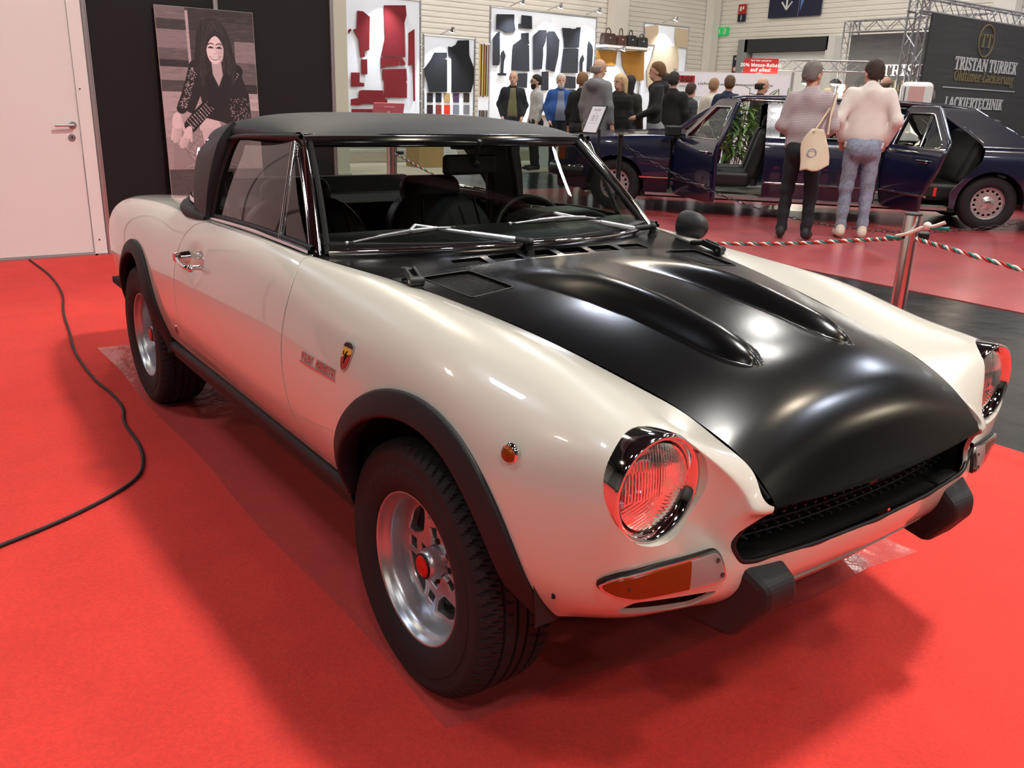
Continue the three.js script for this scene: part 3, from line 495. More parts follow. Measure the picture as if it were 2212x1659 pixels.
// windscreen -------------------------------------------------
const WS = (s, t) => [lerp(wsx(t), -.93 - .085 * t * t, s) - .018 * Math.sin(Math.PI * s) * 0 + .012 * Math.sin(Math.PI * s), lerp(wsy(t), 1.17 - .005 * t * t, s), lerp(.62, .52, s) * t];
mesh('windscreen_glass', surf((u, v) => WS(.02 + .95 * v, (u * 2 - 1) * .985), 40, 20), M.glassTint, car);
{
  const fr = new THREE.Group(); fr.name = 'windscreen_frame'; car.add(fr);
  const flat = (pts, w, h) => { // bar of flat oval section along points, with w along "side" and h thick
    const c = new THREE.CatmullRomCurve3(pts.map(p => V3(...p.slice(0, 3)))), n = 30; const side = pts.map(p => V3(...p.slice(3, 6)));
    return surf((u, v) => { const p = c.getPoint(u), d = c.getTangent(u), k = u * (side.length - 1), i = Math.min(side.length - 2, Math.floor(k)), S = side[i].clone().lerp(side[i + 1], k - i).normalize(), N = new THREE.Vector3().crossVectors(d, S).normalize(); S.crossVectors(N, d); const a = v * 2 * Math.PI, ca = Math.cos(a), sa = Math.sin(a); const q = p.clone().addScaledVector(S, Math.sign(ca) * Math.abs(ca) ** .7 * w).addScaledVector(N, Math.sign(sa) * Math.abs(sa) ** .7 * h); return [q.x, q.y, q.z]; }, n, 20);
  };
  for (const s of [1, -1]) { const pts = [0, .25, .5, .75, 1].map(k => { const p = WS(k * .985 - .01, s); return [p[0] + .004, p[1], p[2] + s * .012, .6, .1, -s * 1]; }); mesh('pillar', flat(pts, .017, .012), M.chrome, fr);
    mesh('pillar_seal', tube([0, .25, .5, .75, 1].map(k => { const p = WS(k * .96 + .01, s * .972); return [p[0] + .006, p[1], p[2]]; }), .0085, 24, 8), M.dark, fr);
    mesh('pillar_foot', ball(.022, [-.705, .868, s * .628], [1.3, .7, .8], 14), M.chrome, fr); }
  const bp = Array.from({ length: 17 }, (_, i) => { const t = (i / 8 - 1) * .97; return [wsx(t) + .012, wsy(t) + .003, .62 * t, .55, .75, 0]; });
  mesh('lower_strip', flat(bp, .02, .009), M.chrome, fr);
  mesh('lower_seal', tube(bp.map(p => [p[0] + .012, p[1] - .012, p[2]]), .007, 40, 6), M.dark, fr);
  const tp = Array.from({ length: 13 }, (_, i) => { const t = i / 6 - 1; const p = WS(.985, t); return [p[0] + .006, p[1] - .002, p[2], -.5, .8, 0]; });
  mesh('header_rail', flat(tp, .02, .012), M.blackGloss, fr);
}
// wipers -----------------------------------------------------
{
  const wiper = (piv, knee, tip, b0, b1) => {
    const g = new THREE.Group(); g.name = 'wiper'; car.add(g);
    const P = a => { const p = WS(a[0], a[1]); return V3(p[0] + .016, p[1] + .010, p[2]); };
    const pv = V3(...piv), k = P(knee), t = P(tip), A = P(b0), B = P(b1), mid = A.clone().lerp(B, .5);
    mesh('pivot', [cyl(.014, .021, .03, [pv.x, pv.y, pv.z]), cyl(.010, .012, .03, [pv.x, pv.y + .026, pv.z])], M.plastic, g);
    const top = pv.clone().add(V3(0, .038, 0));
    mesh('knuckle', [rod(top.toArray(), k.toArray(), .010, 10), ball(.013, top.toArray())], M.trim, g);
    const a1 = k.clone().lerp(t, .45);
    mesh('arm', [rod(k.toArray(), a1.toArray(), .010, 8, .008), rod(a1.toArray(), t.toArray(), .006, 8, .0055)], M.silver, g);
    const up = V3(.012, .008, 0), q = f => A.clone().lerp(B, f);
    mesh('blade_bridge', [rod(q(.06).toArray(), q(.28).add(up).toArray(), .003), rod(q(.28).add(up).toArray(), q(.55).addScaledVector(up, 1.6).toArray(), .0045), rod(q(.55).addScaledVector(up, 1.6).toArray(), q(.8).add(up).toArray(), .0045), rod(q(.8).add(up).toArray(), q(.96).toArray(), .003), ball(.006, q(.02).toArray()), rod(t.toArray(), q(.55).addScaledVector(up, 1.6).toArray(), .005)], M.silver, g);
    mesh('blade', [rod(A.toArray(), B.toArray(), .004, 6)], M.plastic, g);
  };
  wiper([-.487, .868, .07], [.05, .15], [.205, .60], [.075, .91], [.18, .415]);
  wiper([-.585, .868, -.52], [.03, -.75], [.25, -.185], [.185, .14], [.17, -.50]);
}
// hardtop -----------------------------------------------------
{
  const top = new THREE.Group(); top.name = 'hardtop'; car.add(top);
  const YC = [[-2.05, 1.155], [-1.9, 1.192], [-1.7, 1.219], [-1.4, 1.233], [-1.2, 1.228], [-1.05, 1.214], [-.96, 1.192], [-.925, 1.176]], YE = [[-2.05, 1.09], [-1.9, 1.085], [-1.78, 1.085], [-1.62, 1.105], [-1.51, 1.142], [-1.45, 1.15], [-1.2, 1.160], [-.95, 1.168], [-.92, 1.168]], ZE = [[-2.05, .47], [-1.9, .53], [-1.7, .565], [-1.4, .573], [-1.1, .562], [-.92, .535]];
  const fn = (u, v) => { const a = (v * 2 - 1) * Math.PI / 2, t = Math.sin(a), xf = -.922 - .075 * t * t, xr = -1.985 + .13 * t * t, x = lerp(xr, xf, u), ze = interp(ZE, x), ye = interp(YE, x), yc = interp(YC, x + .06 * t * t * (1 - u) + .075 * t * t * u), s = Math.sign(t) * Math.abs(t) ** .66, c = Math.abs(Math.cos(a)) ** .72; return [x, ye + (yc - ye) * c, ze * s]; };
  mesh('roof_skin', slab((u, v) => fn(1 - u, v), 60, 60, .014), M.vinyl, top);
  mesh('head_lining', surf((u, v) => { const p = fn(u, .03 + v * .94); return [p[0], p[1] - .03, p[2] * .97]; }, 20, 20), std(0x2a2725, .9), top);
  for (const s of [1, -1]) {
    const M2 = g => s > 0 ? g : mirrorZ(g);
    mesh('rear_pillar', M2(slab((u, v) => { const xf = lerp(-1.488, -1.51, v), xr = lerp(-1.825, -1.668, v); const x = lerp(xr, xf, u), yt = interp(YE, lerp(-1.825, -1.488, u)) + .02, zt = interp(ZE, lerp(-1.825, -1.488, u)) - .004; const rc = Math.max(0, 1 - v / .22) ** 2; return [x + .05 * rc * (1 - u) ** 2, lerp(yt, .868, v) + .006 * rc, lerp(zt, lerp(.628, .642, u), v) + .014 * Math.sin(v * Math.PI) - .03 * rc]; }, 16, 26, .03)), M.vinyl, top);
    mesh('drip_rail', M2(tube([[-1.50, 1.135, .578], [-1.4, 1.148, .580], [-1.2, 1.160, .574], [-.97, 1.170, .545]], .008, 30, 8)), M.plastic, top);
    mesh('pillar_chrome', M2(tube([[-1.832, 1.085, .578], [-1.765, 1.0, .611], [-1.71, .94, .634], [-1.676, .892, .646]], .007, 24, 8)), M.chrome, top);
  }
  const wrap = v => { const c = new THREE.CatmullRomCurve3([[-1.672, .905, .638], [-1.82, .908, .617], [-1.98, .912, .555], [-2.13, .915, .36], [-2.19, .915, 0]].map(p => V3(...p))), d = new THREE.CatmullRomCurve3([[-1.83, 1.112, .548], [-1.85, 1.122, .52], [-1.89, 1.14, .42], [-1.955, 1.15, .22], [-1.975, 1.15, 0]].map(p => V3(...p))); return (u) => c.getPoint(u).lerp(d.getPoint(u), v); };
  for (const s of [1, -1]) {
    const M2 = g => s > 0 ? g : mirrorZ(g);
    mesh('rear_window', M2(surf((u, v) => wrap(v)(u).toArray(), 28, 10)), M.glass, top);
    mesh('window_chrome', M2(merge([tube(Array.from({ length: 12 }, (_, i) => wrap(.0)(i / 11).toArray()), .012, 40, 8), tube(Array.from({ length: 12 }, (_, i) => wrap(.985)(i / 11).toArray()), .006, 40, 6)])), M.chrome, top);
    const base = [[-1.52, .862, .656], [-1.65, .866, .656], [-1.78, .868, .648], [-1.92, .872, .617], [-2.06, .876, .55], [-2.19, .88, .35], [-2.24, .88, 0]];
    mesh('base_band', M2(merge([tf(tube(base.map(p => [p[0], 0, p[2]]), .021, 60, 10), [0, .868, 0], [0, 0, 0], [1, 1.0, 1]), tube(base.map(p => [p[0] + .01, p[1] + .012, p[2] - .012]), .016, 60, 8)])), M.rubber, top);
  }
  // round souvenir sticker on the quarter glass
  { const n = V3(-.25, .28, .9).normalize(), g = new THREE.CylinderGeometry(.03, .03, .002, 28); g.rotateX(Math.PI / 2); g.lookAt(n); const p = wrap(.20)(.075); g.translate(p.x, p.y, p.z + .006); mesh('window_sticker', g, std(0x2f6fc0, .4), top);
    const h = new THREE.CylinderGeometry(.019, .019, .003, 24); h.rotateX(Math.PI / 2); h.scale(1, .55, 1); h.lookAt(n); h.translate(p.x, p.y - .008, p.z + .006); mesh('sticker_picture', h, std(0x8a4a28, .5), top); }
}
// rear deck and tail (behind the hardtop)
{
  mesh('boot_lid', surf((u, v) => { const x = lerp(-2.2, -3.22, u), t = v * 2 - 1, ze = interp([[-3.22, .20], [-3.15, .35], [-2.9, .36], [-2.55, .38], [-2.22, .45], [-1.85, .58], [-1.5, .655]], x); return [x, interp([[-3.22, .74], [-3.15, .755], [-2.9, .80], [-2.55, .832], [-2.22, .852], [-1.85, .862], [-1.5, .868]], x) + .012 * (1 - t * t) * sstep(-1.5, -2, x) - .007, t * (ze + .02)]; }, 30, 16), M.white, car);
  mesh('tail_panel', surf((u, v) => { const t = u * 2 - 1; return [-3.225 - .012 * Math.sin(v * Math.PI), lerp(.735, .36, v), t * lerp(.36, .46, v)]; }, 14, 6), M.white, car);
  mesh('floor_pan', [box(1.72, .03, 1.36, [-1.05, .315, 0]), box(.7, .03, .7, [0, .33, 0]), box(1.5, .03, .7, [-2.5, .33, 0]), box(.7, .03, 1.3, [-2.85, .36, 0]), box(.12, .14, .68, [.42, .36, 0])], M.under, car);
  mesh('bulkhead', box(.03, .46, 1.3, [-.52, .58, 0]), M.under, car); mesh('bulkhead', box(.03, .44, 1.2, [-2.2, .55, 0]), M.under, car);
}
// cabin ------------------------------------------------------
{
  const dash = mesh('dashboard', [slab((u, v) => { const t = u * 2 - 1; return [lerp(wsx(t * .97) - .02, -.88, v), lerp(.874, .872, v) + .012 * Math.sin(v * Math.PI), t * .60]; }, 20, 8, .03), box(.05, .16, 1.2, [-.86, .79, 0])], M.leather, car);
  for (const z of [-.02, -.17]) mesh('dash_vent', [box(.05, .008, .10, [-.60, .888, z]), ...[0, 1, 2, 3, 4, 5].map(k => box(.045, .012, .004, [-.60, .893, z - .04 + k * .016]))], M.plastic, dash);
  mesh('instrument_hood', tf(extr([[-.17, 0], [.17, 0], [.16, .05], [.10, .068], [-.10, .068], [-.16, .05]], .12, .008), [-.80, .865, -.33], [0, -Math.PI / 2, 0]), M.leather, dash);
  const sw = new THREE.Group(); sw.name = 'steering_wheel'; car.add(sw); sw.position.set(-.97, .80, -.33); sw.rotation.set(0, -Math.PI / 2, 0); sw.rotateX(.42);
  mesh('wheel_rim', new THREE.TorusGeometry(.175, .013, 10, 40), M.leather, sw); mesh('wheel_spoke', [rod([-.17, 0, 0], [.17, 0, 0], .01), rod([0, 0, 0], [0, -.17, 0], .01), cyl(.04, .05, .03, [0, 0, 0], [Math.PI / 2, 0, 0])], M.steel, sw);
  for (const s of [1, -1]) {
    const seat = new THREE.Group(); seat.name = 'seat'; car.add(seat); seat.position.set(-1.35, .36, s * .29);
    mesh('seat_cushion', tf(new RoundedBoxGeometry(.48, .16, .46, 4, .07), [.03, .12, 0], [0, 0, .10]), M.leather, seat);
    const back = (w0, w1, w2, d) => surf((u, v) => { const a = u * Math.PI * 2, y = v, w = w0 * (1 - .22 * Math.max(0, y - .6) * 2.5) + .02 * Math.sin(y * Math.PI), e = Math.min(1, Math.sqrt(Math.max(0, 1 - ((y - .5) / .5) ** 6))), ca = Math.cos(a), sa = Math.sin(a); return [-.13 - y * .16 + d * Math.sign(ca) * Math.abs(ca) ** .7 * e + .03 * (sa * sa) * (ca > 0 ? 1 : .3), .12 + y * .46, w * Math.sign(sa) * Math.abs(sa) ** .7 * e]; }, 32, 20);
    mesh('seat_back', back(.235, 0, 0, .06), M.leather, seat);
    mesh('seat_piping', [1, -1].map(k => tube([[-.06, .2, k * .13], [-.1, .38, k * .14], [-.155, .55, k * .12]], .006, 20, 6)), M.leather, seat);
    mesh('headrest', [tf(new RoundedBoxGeometry(.10, .17, .27, 4, .05), [-.29, .545, 0], [0, 0, .2])], M.leather, seat);
    mesh('door_card', box(.85, .44, .02, [0, 0, 0]), M.leather, car).position.set(-1.12, .64, s * .655);
    // belt strap hanging from the rear pillar
    mesh('seat_belt', [rod([-1.60, 1.02, s * .555], [-1.52, .45, s * .52], .018, 4)], M.plastic, car);
  }
  mesh('rear_shelf', [box(.4, .03, 1.06, [-1.92, .865, 0]), box(.05, .45, 1.2, [-1.76, .65, 0]), box(.04, .11, .86, [-2.11, .895, 0])], M.dark, car);
  const mir = new THREE.Group(); mir.name = 'rear_view_mirror'; car.add(mir);
  mesh('mirror_housing', tf(new RoundedBoxGeometry(.03, .065, .215, 3, .014), [-.965, 1.085, -.035], [0, .1, 0]), M.plastic, mir);
  mesh('mirror_stalk', [rod([-.90, 1.165, -.03], [-.952, 1.09, -.045], .007), ball(.013, [-.95, 1.09, -.05])], std(0x3b3b3b, .4, .3), mir);
  // wing mirror on the far side
  const wm = new THREE.Group(); wm.name = 'wing_mirror'; car.add(wm);
  const g = lathe([[.0001, .085], [.02, .081], [.036, .066], [.046, .04], [.05, .01], [.05, -.01], [.046, -.02]], 28); g.rotateZ(-Math.PI / 2); g.scale(1, 1, .82); g.translate(-.565, .905, -.665); mesh('mirror_shell', g, M.trim, wm);
  mesh('mirror_foot', box(.06, .05, .03, [-.57, .862, -.66], [0, 0, 0], .01), M.trim, wm);
}
// bonnet tie-downs
for (const [s, dx] of [[1, 0], [-1, 0]]) {
  const t = new THREE.Group(); t.name = 'bonnet_catch'; car.add(t); t.position.set(-.352, .872, s * .535); t.rotation.y = s * -.22 + (s < 0 ? 0 : 0);
  mesh('catch_lever', [box(.05, .016, .022, [-.036, .008, 0], [0, 0, .12], .005), box(.06, .02, .008, [.012, .006, .011], [0, 0, -.25], .003), box(.06, .02, .008, [.012, .006, -.011], [0, 0, -.25], .003), cyl(.013, .013, .034, [.042, -.004, 0], [Math.PI / 2, 0, 0], 16), box(.07, .012, .03, [.02, -.018, 0], [0, 0, -.05], .003)], M.plastic, t);
  mesh('catch_pin', cyl(.005, .005, .037, [.042, -.004, 0], [Math.PI / 2, 0, 0], 12), M.steel, t);
}
// wheels --------------------------------------------------------
const tyreG = (() => {
  const half = [[.070, .168], [.080, .172], [.087, .180], [.0935, .197], [.0965, .204], [.0975, .225], [.098, .240], [.0965, .2415], [.0965, .2625], [.097, .264], [.094, .272], [.089, .281], [.082, .2872], [.074, .2912], [.062, .2935], [.0485, .2946], [.0475, .2876], [.0415, .2876], [.0405, .2952], [.030, .2956], [.0165, .2958], [.0155, .2885], [.0095, .2885], [.0085, .296]];
  const prof = [...half, ...half.slice().reverse().map(p => [-p[0], p[1]])], n = prof.length, NA = 504, pos = [], idx = [];
  for (let i = 0; i <= NA; i++) for (let j = 0; j < n; j++) {
    let [z, r] = prof[j]; const az = Math.abs(z);
    if (az > .048 && az < .0935 && r > .27) { const ph = ((i + Math.round((az - .05) * 160)) % 7); if (ph < 1) r -= .0065; else if (ph === 4 && az < .08) r -= .002; }
    else if (az > .017 && az < .041 && r > .29) { const ph = ((i * 1 + Math.round((z - .03) * 500) + 7000) % 7); if (ph < 1) r -= .004; }
    const a = i / NA * Math.PI * 2; pos.push(r * Math.cos(a), r * Math.sin(a), z);
  }
  for (let i = 0; i < NA; i++) for (let j = 0; j < n - 1; j++) { const a = i * n + j, b = a + n; idx.push(a, b, a + 1, b, b + 1, a + 1); }
  const g = new THREE.BufferGeometry(); g.setAttribute('position', new THREE.Float32BufferAttribute(pos, 3)); g.setIndex(idx); return toCreasedNormals(g, .6);
})();
const letG = (() => { const w = 'HANKOOK', out = []; [...w].forEach((ch, i) => { const g = text3(ch, .024, .0012); const c = g.boundingBox.getCenter(new THREE.Vector3()); g.translate(-c.x, -.012, 0); const a = .50 - i * .118; g.translate(0, .2275, .0968); g.rotateZ(a); out.push(g); }); [...'185/70 R13'].forEach((ch, i) => { if (ch === ' ') return; const g = text3(ch, .012, .0008); g.translate(-.004, -.006, 0); g.translate(0, .2285, .0968); g.rotateZ(-1.9 - i * .047); out.push(g); }); return merge(out); })();
const rimG = (() => { const g = lathe([[.1745, .070], [.178, .078], [.1775, .0835], [.174, .0845], [.171, .081], [.1685, .074], [.164, .066], [.158, .062], [.1545, .052], [.1525, .02], [.150, -.02], [.148, -.075], [.160, -.08]], 96); g.rotateX(Math.PI / 2); g.scale(1, 1, 1); return g; })();
const faceG = (() => {
  // spider: hub plate with five inner windows and five large outer windows
  const N = 5, out = [], holes = [], pol = (r, a) => [r * Math.cos(a), r * Math.sin(a)];
  for (let i = 0; i < 100; i++) out.push(pol(.152, i / 100 * 2 * Math.PI));
  for (let k = 0; k < N; k++) { const a = k * 2 * Math.PI / N + .3;
    holes.push(roundPoly([pol(.047, a - .28), pol(.082, a - .235), pol(.082, a + .235), pol(.047, a + .28)].reverse(), .006, 4));
    const b = a + Math.PI / N; holes.push(roundPoly([pol(.077, b - .02), pol(.108, b - .40), pol(.1395, b - .44), pol(.141, b), pol(.1395, b + .44), pol(.108, b + .40)].reverse(), .009, 4));
    const w = a; holes.push(roundPoly([pol(.096, w - .20), pol(.132, w - .125), pol(.132, w + .125), pol(.096, w + .20)].reverse(), .007, 4)); }
  const g = extr(out, .016, .004, holes); g.translate(0, 0, .0); return g;
})();
function wheel(x, z, s, turn) {
  const w = new THREE.Group(); w.name = 'wheel'; car.add(w); w.position.set(x, .2945, z); if (s < 0) w.rotation.y = Math.PI; 
  const spin = new THREE.Matrix4().makeRotationZ(turn);
  const ty = mesh('tyre', tyreG, M.tyre, w); mesh('tyre_lettering', letG.clone().applyMatrix4(spin), std(0x202020, .7), w);
  mesh('rim', [rimG.clone(), faceG.clone().applyMatrix4(spin), tf(lathe([[.0001, .062], [.028, .062], [.034, .058], [.037, .048], [.040, .02], [.044, .0], [.05, -.01]], 36), [0, 0, -.002], [Math.PI / 2, 0, 0]), ...[0, 1, 2, 3, 4].map(k => rod([.040 * Math.cos(k * 1.2566 + .3 + turn), .040 * Math.sin(k * 1.2566 + .3 + turn), .024], [.055 * Math.cos(k * 1.2566 + .3 + turn), .055 * Math.sin(k * 1.2566 + .3 + turn), .02], .009))], M.silver, w);
  mesh('hub_ring', tf(new THREE.TorusGeometry(.0275, .0028, 8, 32), [0, 0, .0605]), M.plastic, w);
  mesh('hub_cap', tf(lathe([[.0001, .0665], [.015, .066], [.024, .064], [.026, .06]], 30), [0, 0, 0], [Math.PI / 2, 0, 0]), std(0xc8200f, .35), w);
  mesh('brake_drum', [cyl(.115, .115, .05, [0, 0, -.05], [Math.PI / 2, 0, 0], 30), ...[0, 1, 2, 3].map(k => cyl(.008, .008, .02, [.05 * Math.cos(k * 1.57), .05 * Math.sin(k * 1.57), .012], [Math.PI / 2, 0, 0], 6))], M.dark, w);
}
wheel(0, .648, 1, .35); wheel(0, -.648, -1, 0); wheel(-2.28, .645, 1, 1.0); wheel(-2.28, -.645, -1, .5);
// ---------------------------------------------------------------- stand of the roadster: partition wall, door, poster, post and rope, cable, film
car.position.y = .0085;
const PX = -6.06;
M.panelWhite = std(0xe9e6e4, .55); M.panelBlack = std(0x0a090a, .8); M.post = std(0xc4c4c6, .35, .85);
{
  const wall = new THREE.Group(); wall.name = 'wall_stand'; wall.userData = { kind: 'structure', label: 'stand partition of black and white panels in aluminium posts' }; scene.add(wall);
  const panel = (z0, z1, m, y0 = .02) => mesh('panel', box(.03, 3.1 - y0, z1 - z0, [PX - .02, (3.1 + y0) / 2, (z0 + z1) / 2]), m, wall);
  panel(-.89, .05, M.panelBlack); panel(-1.90, -.93, M.panelBlack); panel(1.24, 2.2, M.panelWhite); panel(2.24, 3.2, M.panelWhite); panel(3.24, 4.2, M.panelWhite); panel(.10, 1.20, M.panelWhite, 2.12);
  for (const z of [.075, -.91, -1.92, 1.22, 2.22, 3.22, 4.22]) {
    const g = [box(.05, 3.1, .036, [PX - .015, 1.55, z], [0, 0, 0], .004), box(.006, 3.1, .008, [PX + .012, 1.55, z - .012]), box(.006, 3.1, .008, [PX + .012, 1.55, z + .012])];
    mesh('post', g, M.post, wall);
  }
  mesh('foot_rail', box(.04, .03, 3.1, [PX - .02, .02, 2.7]), M.post, wall); mesh('foot_rail', box(.04, .03, 2.0, [PX - .02, .02, -.92]), M.post, wall);
  const d = new THREE.Group(); d.name = 'door_1'; d.userData = { kind: 'structure', label: 'white stand door with a lever handle' }; scene.add(d);
  mesh('door_frame', [box(.045, 2.12, .09, [PX - .01, 1.06, .145]), box(.045, 2.12, .06, [PX - .01, 1.06, 1.17]), box(.045, .06, 1.1, [PX - .01, 2.09, .65]), box(.02, 2.12, .02, [PX + .015, 1.06, .185])], M.panelWhite, d);
  mesh('door_leaf', box(.035, 2.0, .95, [PX - .008, 1.03, .675], [0, 0, 0], .004), M.panelWhite, d);
  mesh('threshold', box(.05, .014, 1.1, [PX, .013, .65]), M.post, d);
  const h = mesh('door_handle', [tf(new THREE.CylinderGeometry(.012, .012, .05, 14), [PX + .03, 1.007, .245], [0, 0, Math.PI / 2]), rod([PX + .05, 1.007, .242], [PX + .052, 1.004, .375], .0095, 12), tf(new THREE.CylinderGeometry(.026, .026, .01, 24), [PX + .013, 1.007, .245], [0, 0, Math.PI / 2])], M.alu, d);
  const k = mesh('key_plate', tf(new THREE.CylinderGeometry(.026, .026, .008, 24), [PX + .012, .915, .26], [0, 0, Math.PI / 2]), M.alu, d);
  mesh('keyhole', box(.004, .018, .006, [PX + .0165, .915, .26]), M.dark, d);
  for (const [y, z] of [[1.271, .166], [.128, .15]]) mesh('frame_screw', tf(new THREE.CylinderGeometry(.006, .006, .004, 10), [PX + .014, y, z], [0, 0, Math.PI / 2]), M.dark, d);
}
// poster: sepia photo print on board
{
  const tex = canvasTex(512, 1024, (c, w, h) => {
    const G = (a, o = 1) => `rgba(${Math.min(255, Math.round(a * 1.12))},${Math.round(a)},${Math.round(a * 1.02)},${o})`;
    const poly = (a, k, o) => { c.fillStyle = G(k, o); c.beginPath(); a.forEach((p, i) => i ? c.lineTo(p[0], p[1]) : c.moveTo(p[0], p[1])); c.closePath(); c.fill(); };
    const curve = (a, k, lw) => { c.strokeStyle = G(k); c.lineWidth = lw; c.lineCap = 'round'; c.lineJoin = 'round'; c.beginPath(); c.moveTo(...a[0]); for (let i = 1; i < a.length - 1; i++) c.quadraticCurveTo(a[i][0], a[i][1], (a[i][0] + a[i + 1][0]) / 2, (a[i][1] + a[i + 1][1]) / 2); c.lineTo(...a[a.length - 1]); c.stroke(); };
    c.fillStyle = G(64); c.fillRect(0, 0, w, h);
    for (const [x, y, a, b, k] of [[0, 0, 150, 60, 112], [0, 60, 150, 50, 60], [0, 110, 150, 90, 128], [0, 200, 150, 60, 96], [0, 256, 150, 36, 44], [0, 290, 150, 70, 134], [0, 356, 130, 60, 74], [168, 0, 344, 110, 50], [330, 60, 182, 90, 62], [400, 150, 112, 110, 128], [390, 256, 122, 110, 92], [410, 366, 102, 60, 46], [0, 412, 512, 400, 164], [400, 440, 112, 60, 176], [380, 500, 132, 120, 118], [0, 640, 512, 170, 150], [0, 806, 512, 218, 74]]) { c.fillStyle = G(k); c.fillRect(x, y, a, b); }
    c.fillStyle = G(176); c.fillRect(150, 14, 14, 290);
    seed = 5; for (let i = 0; i < 1600; i++) { c.fillStyle = rnd() > .5 ? G(200, .05) : G(20, .06); c.fillRect(rnd() * w, rnd() * h, rr(6, 70), rr(2, 10)); }
    // fabric over the lap, knee and shin
    poly([[40, 640], [150, 560], [300, 560], [440, 620], [470, 806], [20, 806]], 138); for (let i = 0; i < 40; i++) curve([[rr(40, 440), 620], [rr(40, 440), 720], [rr(30, 460), 800]], rr(112, 168), 5);
    c.fillStyle = G(198); c.beginPath(); c.ellipse(236, 585, 58, 50, -.2, 0, 7); c.fill(); poly([[186, 590], [290, 600], [262, 720], [244, 800], [196, 800], [190, 700]], 190); curve([[186, 610], [196, 700], [200, 800]], 120, 5);
    // knitted jacket: body, near sleeve, crossing sleeve with light pattern
    poly([[160, 262], [128, 380], [96, 500], [150, 522], [196, 430], [214, 540], [300, 560], [380, 590], [470, 606], [462, 420], [420, 300], [330, 250]], 34);
    curve([[176, 280], [136, 400], [92, 496]], 30, 52); curve([[402, 300], [330, 410], [210, 500], [132, 582]], 26, 68);
    for (let i = 0; i < 26; i++) { const t = i / 25, x = (1 - t) * (1 - t) * 402 + 2 * t * (1 - t) * 310 + t * t * 136, y = (1 - t) * (1 - t) * 300 + 2 * t * (1 - t) * 440 + t * t * 576, nx = .64, ny = .77; for (let k = -2; k <= 2; k++) { c.fillStyle = G(rr(150, 224)); c.beginPath(); c.ellipse(x + nx * k * 11 - 6, y + ny * k * 11, 4.6, 3, .8, 0, 7); c.fill(); } }
    for (let i = 0; i < 150; i++) { const t = rnd(); c.fillStyle = G(rr(120, 210)); c.fillRect(176 - 80 * t + rr(-22, 20), 286 + 205 * t, 5, 4); c.fillRect(rr(350, 460), rr(430, 600), 4, 4); }
    // hands with fingers
    const hand = (x, y, s, r) => { c.save(); c.translate(x, y); c.rotate(r); c.scale(s, s); c.fillStyle = G(206); c.beginPath(); c.ellipse(0, 0, 26, 52, 0, 0, 7); c.fill(); c.lineCap = 'round'; for (let i = 0; i < 4; i++) { c.strokeStyle = G(200 - i * 7); c.lineWidth = 14; c.beginPath(); c.moveTo(-20 + i * 13, 36); c.lineTo(-24 + i * 14, 104 - Math.abs(i - 1.4) * 12); c.stroke(); c.strokeStyle = G(130); c.lineWidth = 2.5; c.beginPath(); c.moveTo(-13 + i * 13, 50); c.lineTo(-16 + i * 14, 92); c.stroke(); } c.strokeStyle = G(196); c.lineWidth = 15; c.beginPath(); c.moveTo(18, -14); c.lineTo(38, 34); c.stroke(); c.restore(); };
    hand(62, 566, 1.0, .12); hand(112, 622, .8, .45);
    // hair behind, neck, face
    c.fillStyle = G(38); c.beginPath(); c.moveTo(278, 44); c.bezierCurveTo(196, 50, 200, 150, 184, 220); c.bezierCurveTo(168, 300, 190, 340, 220, 400); c.lineTo(330, 420); c.bezierCurveTo(400, 380, 420, 300, 392, 220); c.bezierCurveTo(376, 120, 360, 50, 278, 44); c.fill();
    for (let i = 0; i < 70; i++) curve([[rr(220, 340), 56], [rr(190, 240) + (i % 2) * 150, 190], [rr(180, 250) + (i % 2) * 140, rr(300, 400)]], rr(24, 72), 2.5);
    poly([[268, 240], [320, 240], [326, 320], [300, 380], [272, 320]], 176);
    c.fillStyle = G(218); c.beginPath(); c.ellipse(293, 190, 45, 78, .08, 0, 7); c.fill(); c.fillStyle = G(190); c.beginPath(); c.ellipse(323, 205, 16, 52, .1, 0, 7); c.fill();
    c.fillStyle = G(40); c.beginPath(); c.moveTo(244, 210); c.quadraticCurveTo(246, 110, 300, 104); c.quadraticCurveTo(350, 110, 346, 216); c.quadraticCurveTo(334, 140, 300, 128); c.quadraticCurveTo(262, 138, 244, 210); c.fill();
    for (const x of [272, 316]) { curve([[x - 15, 172], [x, 163], [x + 15, 170]], 58, 5); curve([[x - 12, 188], [x, 181], [x + 12, 188]], 30, 6); c.fillStyle = G(26); c.beginPath(); c.ellipse(x, 187, 6, 4, 0, 0, 7); c.fill(); }
    curve([[296, 180], [300, 206], [304, 216], [292, 219], [284, 216]], 168, 3.5);
    c.fillStyle = G(120); c.beginPath(); c.moveTo(258, 228); c.quadraticCurveTo(290, 240, 322, 226); c.quadraticCurveTo(292, 272, 258, 228); c.fill(); c.fillStyle = G(246); c.beginPath(); c.moveTo(264, 231); c.quadraticCurveTo(290, 240, 316, 230); c.quadraticCurveTo(292, 258, 264, 231); c.fill();
    poly([[236, 330], [262, 300], [286, 380], [300, 396], [318, 372], [334, 300], [372, 330], [350, 460], [300, 520], [230, 470]], 30);
  });
  const t = thing('photo_poster', 'tall sepia photo board of a smiling seated woman against the black partition', 'poster', [PX + .04, .33, -.815]);
  t.rotation.z = .028;
  mesh('board', box(.014, 1.58, .78, [.03, .79, 0]), std(0xc8bdb4, .7), t);
  const p = new THREE.PlaneGeometry(.776, 1.576); p.rotateY(Math.PI / 2); p.translate(.0375, .79, 0); mesh('print', p, std(0xffffff, .55, 0, { map: tex }), t);
}
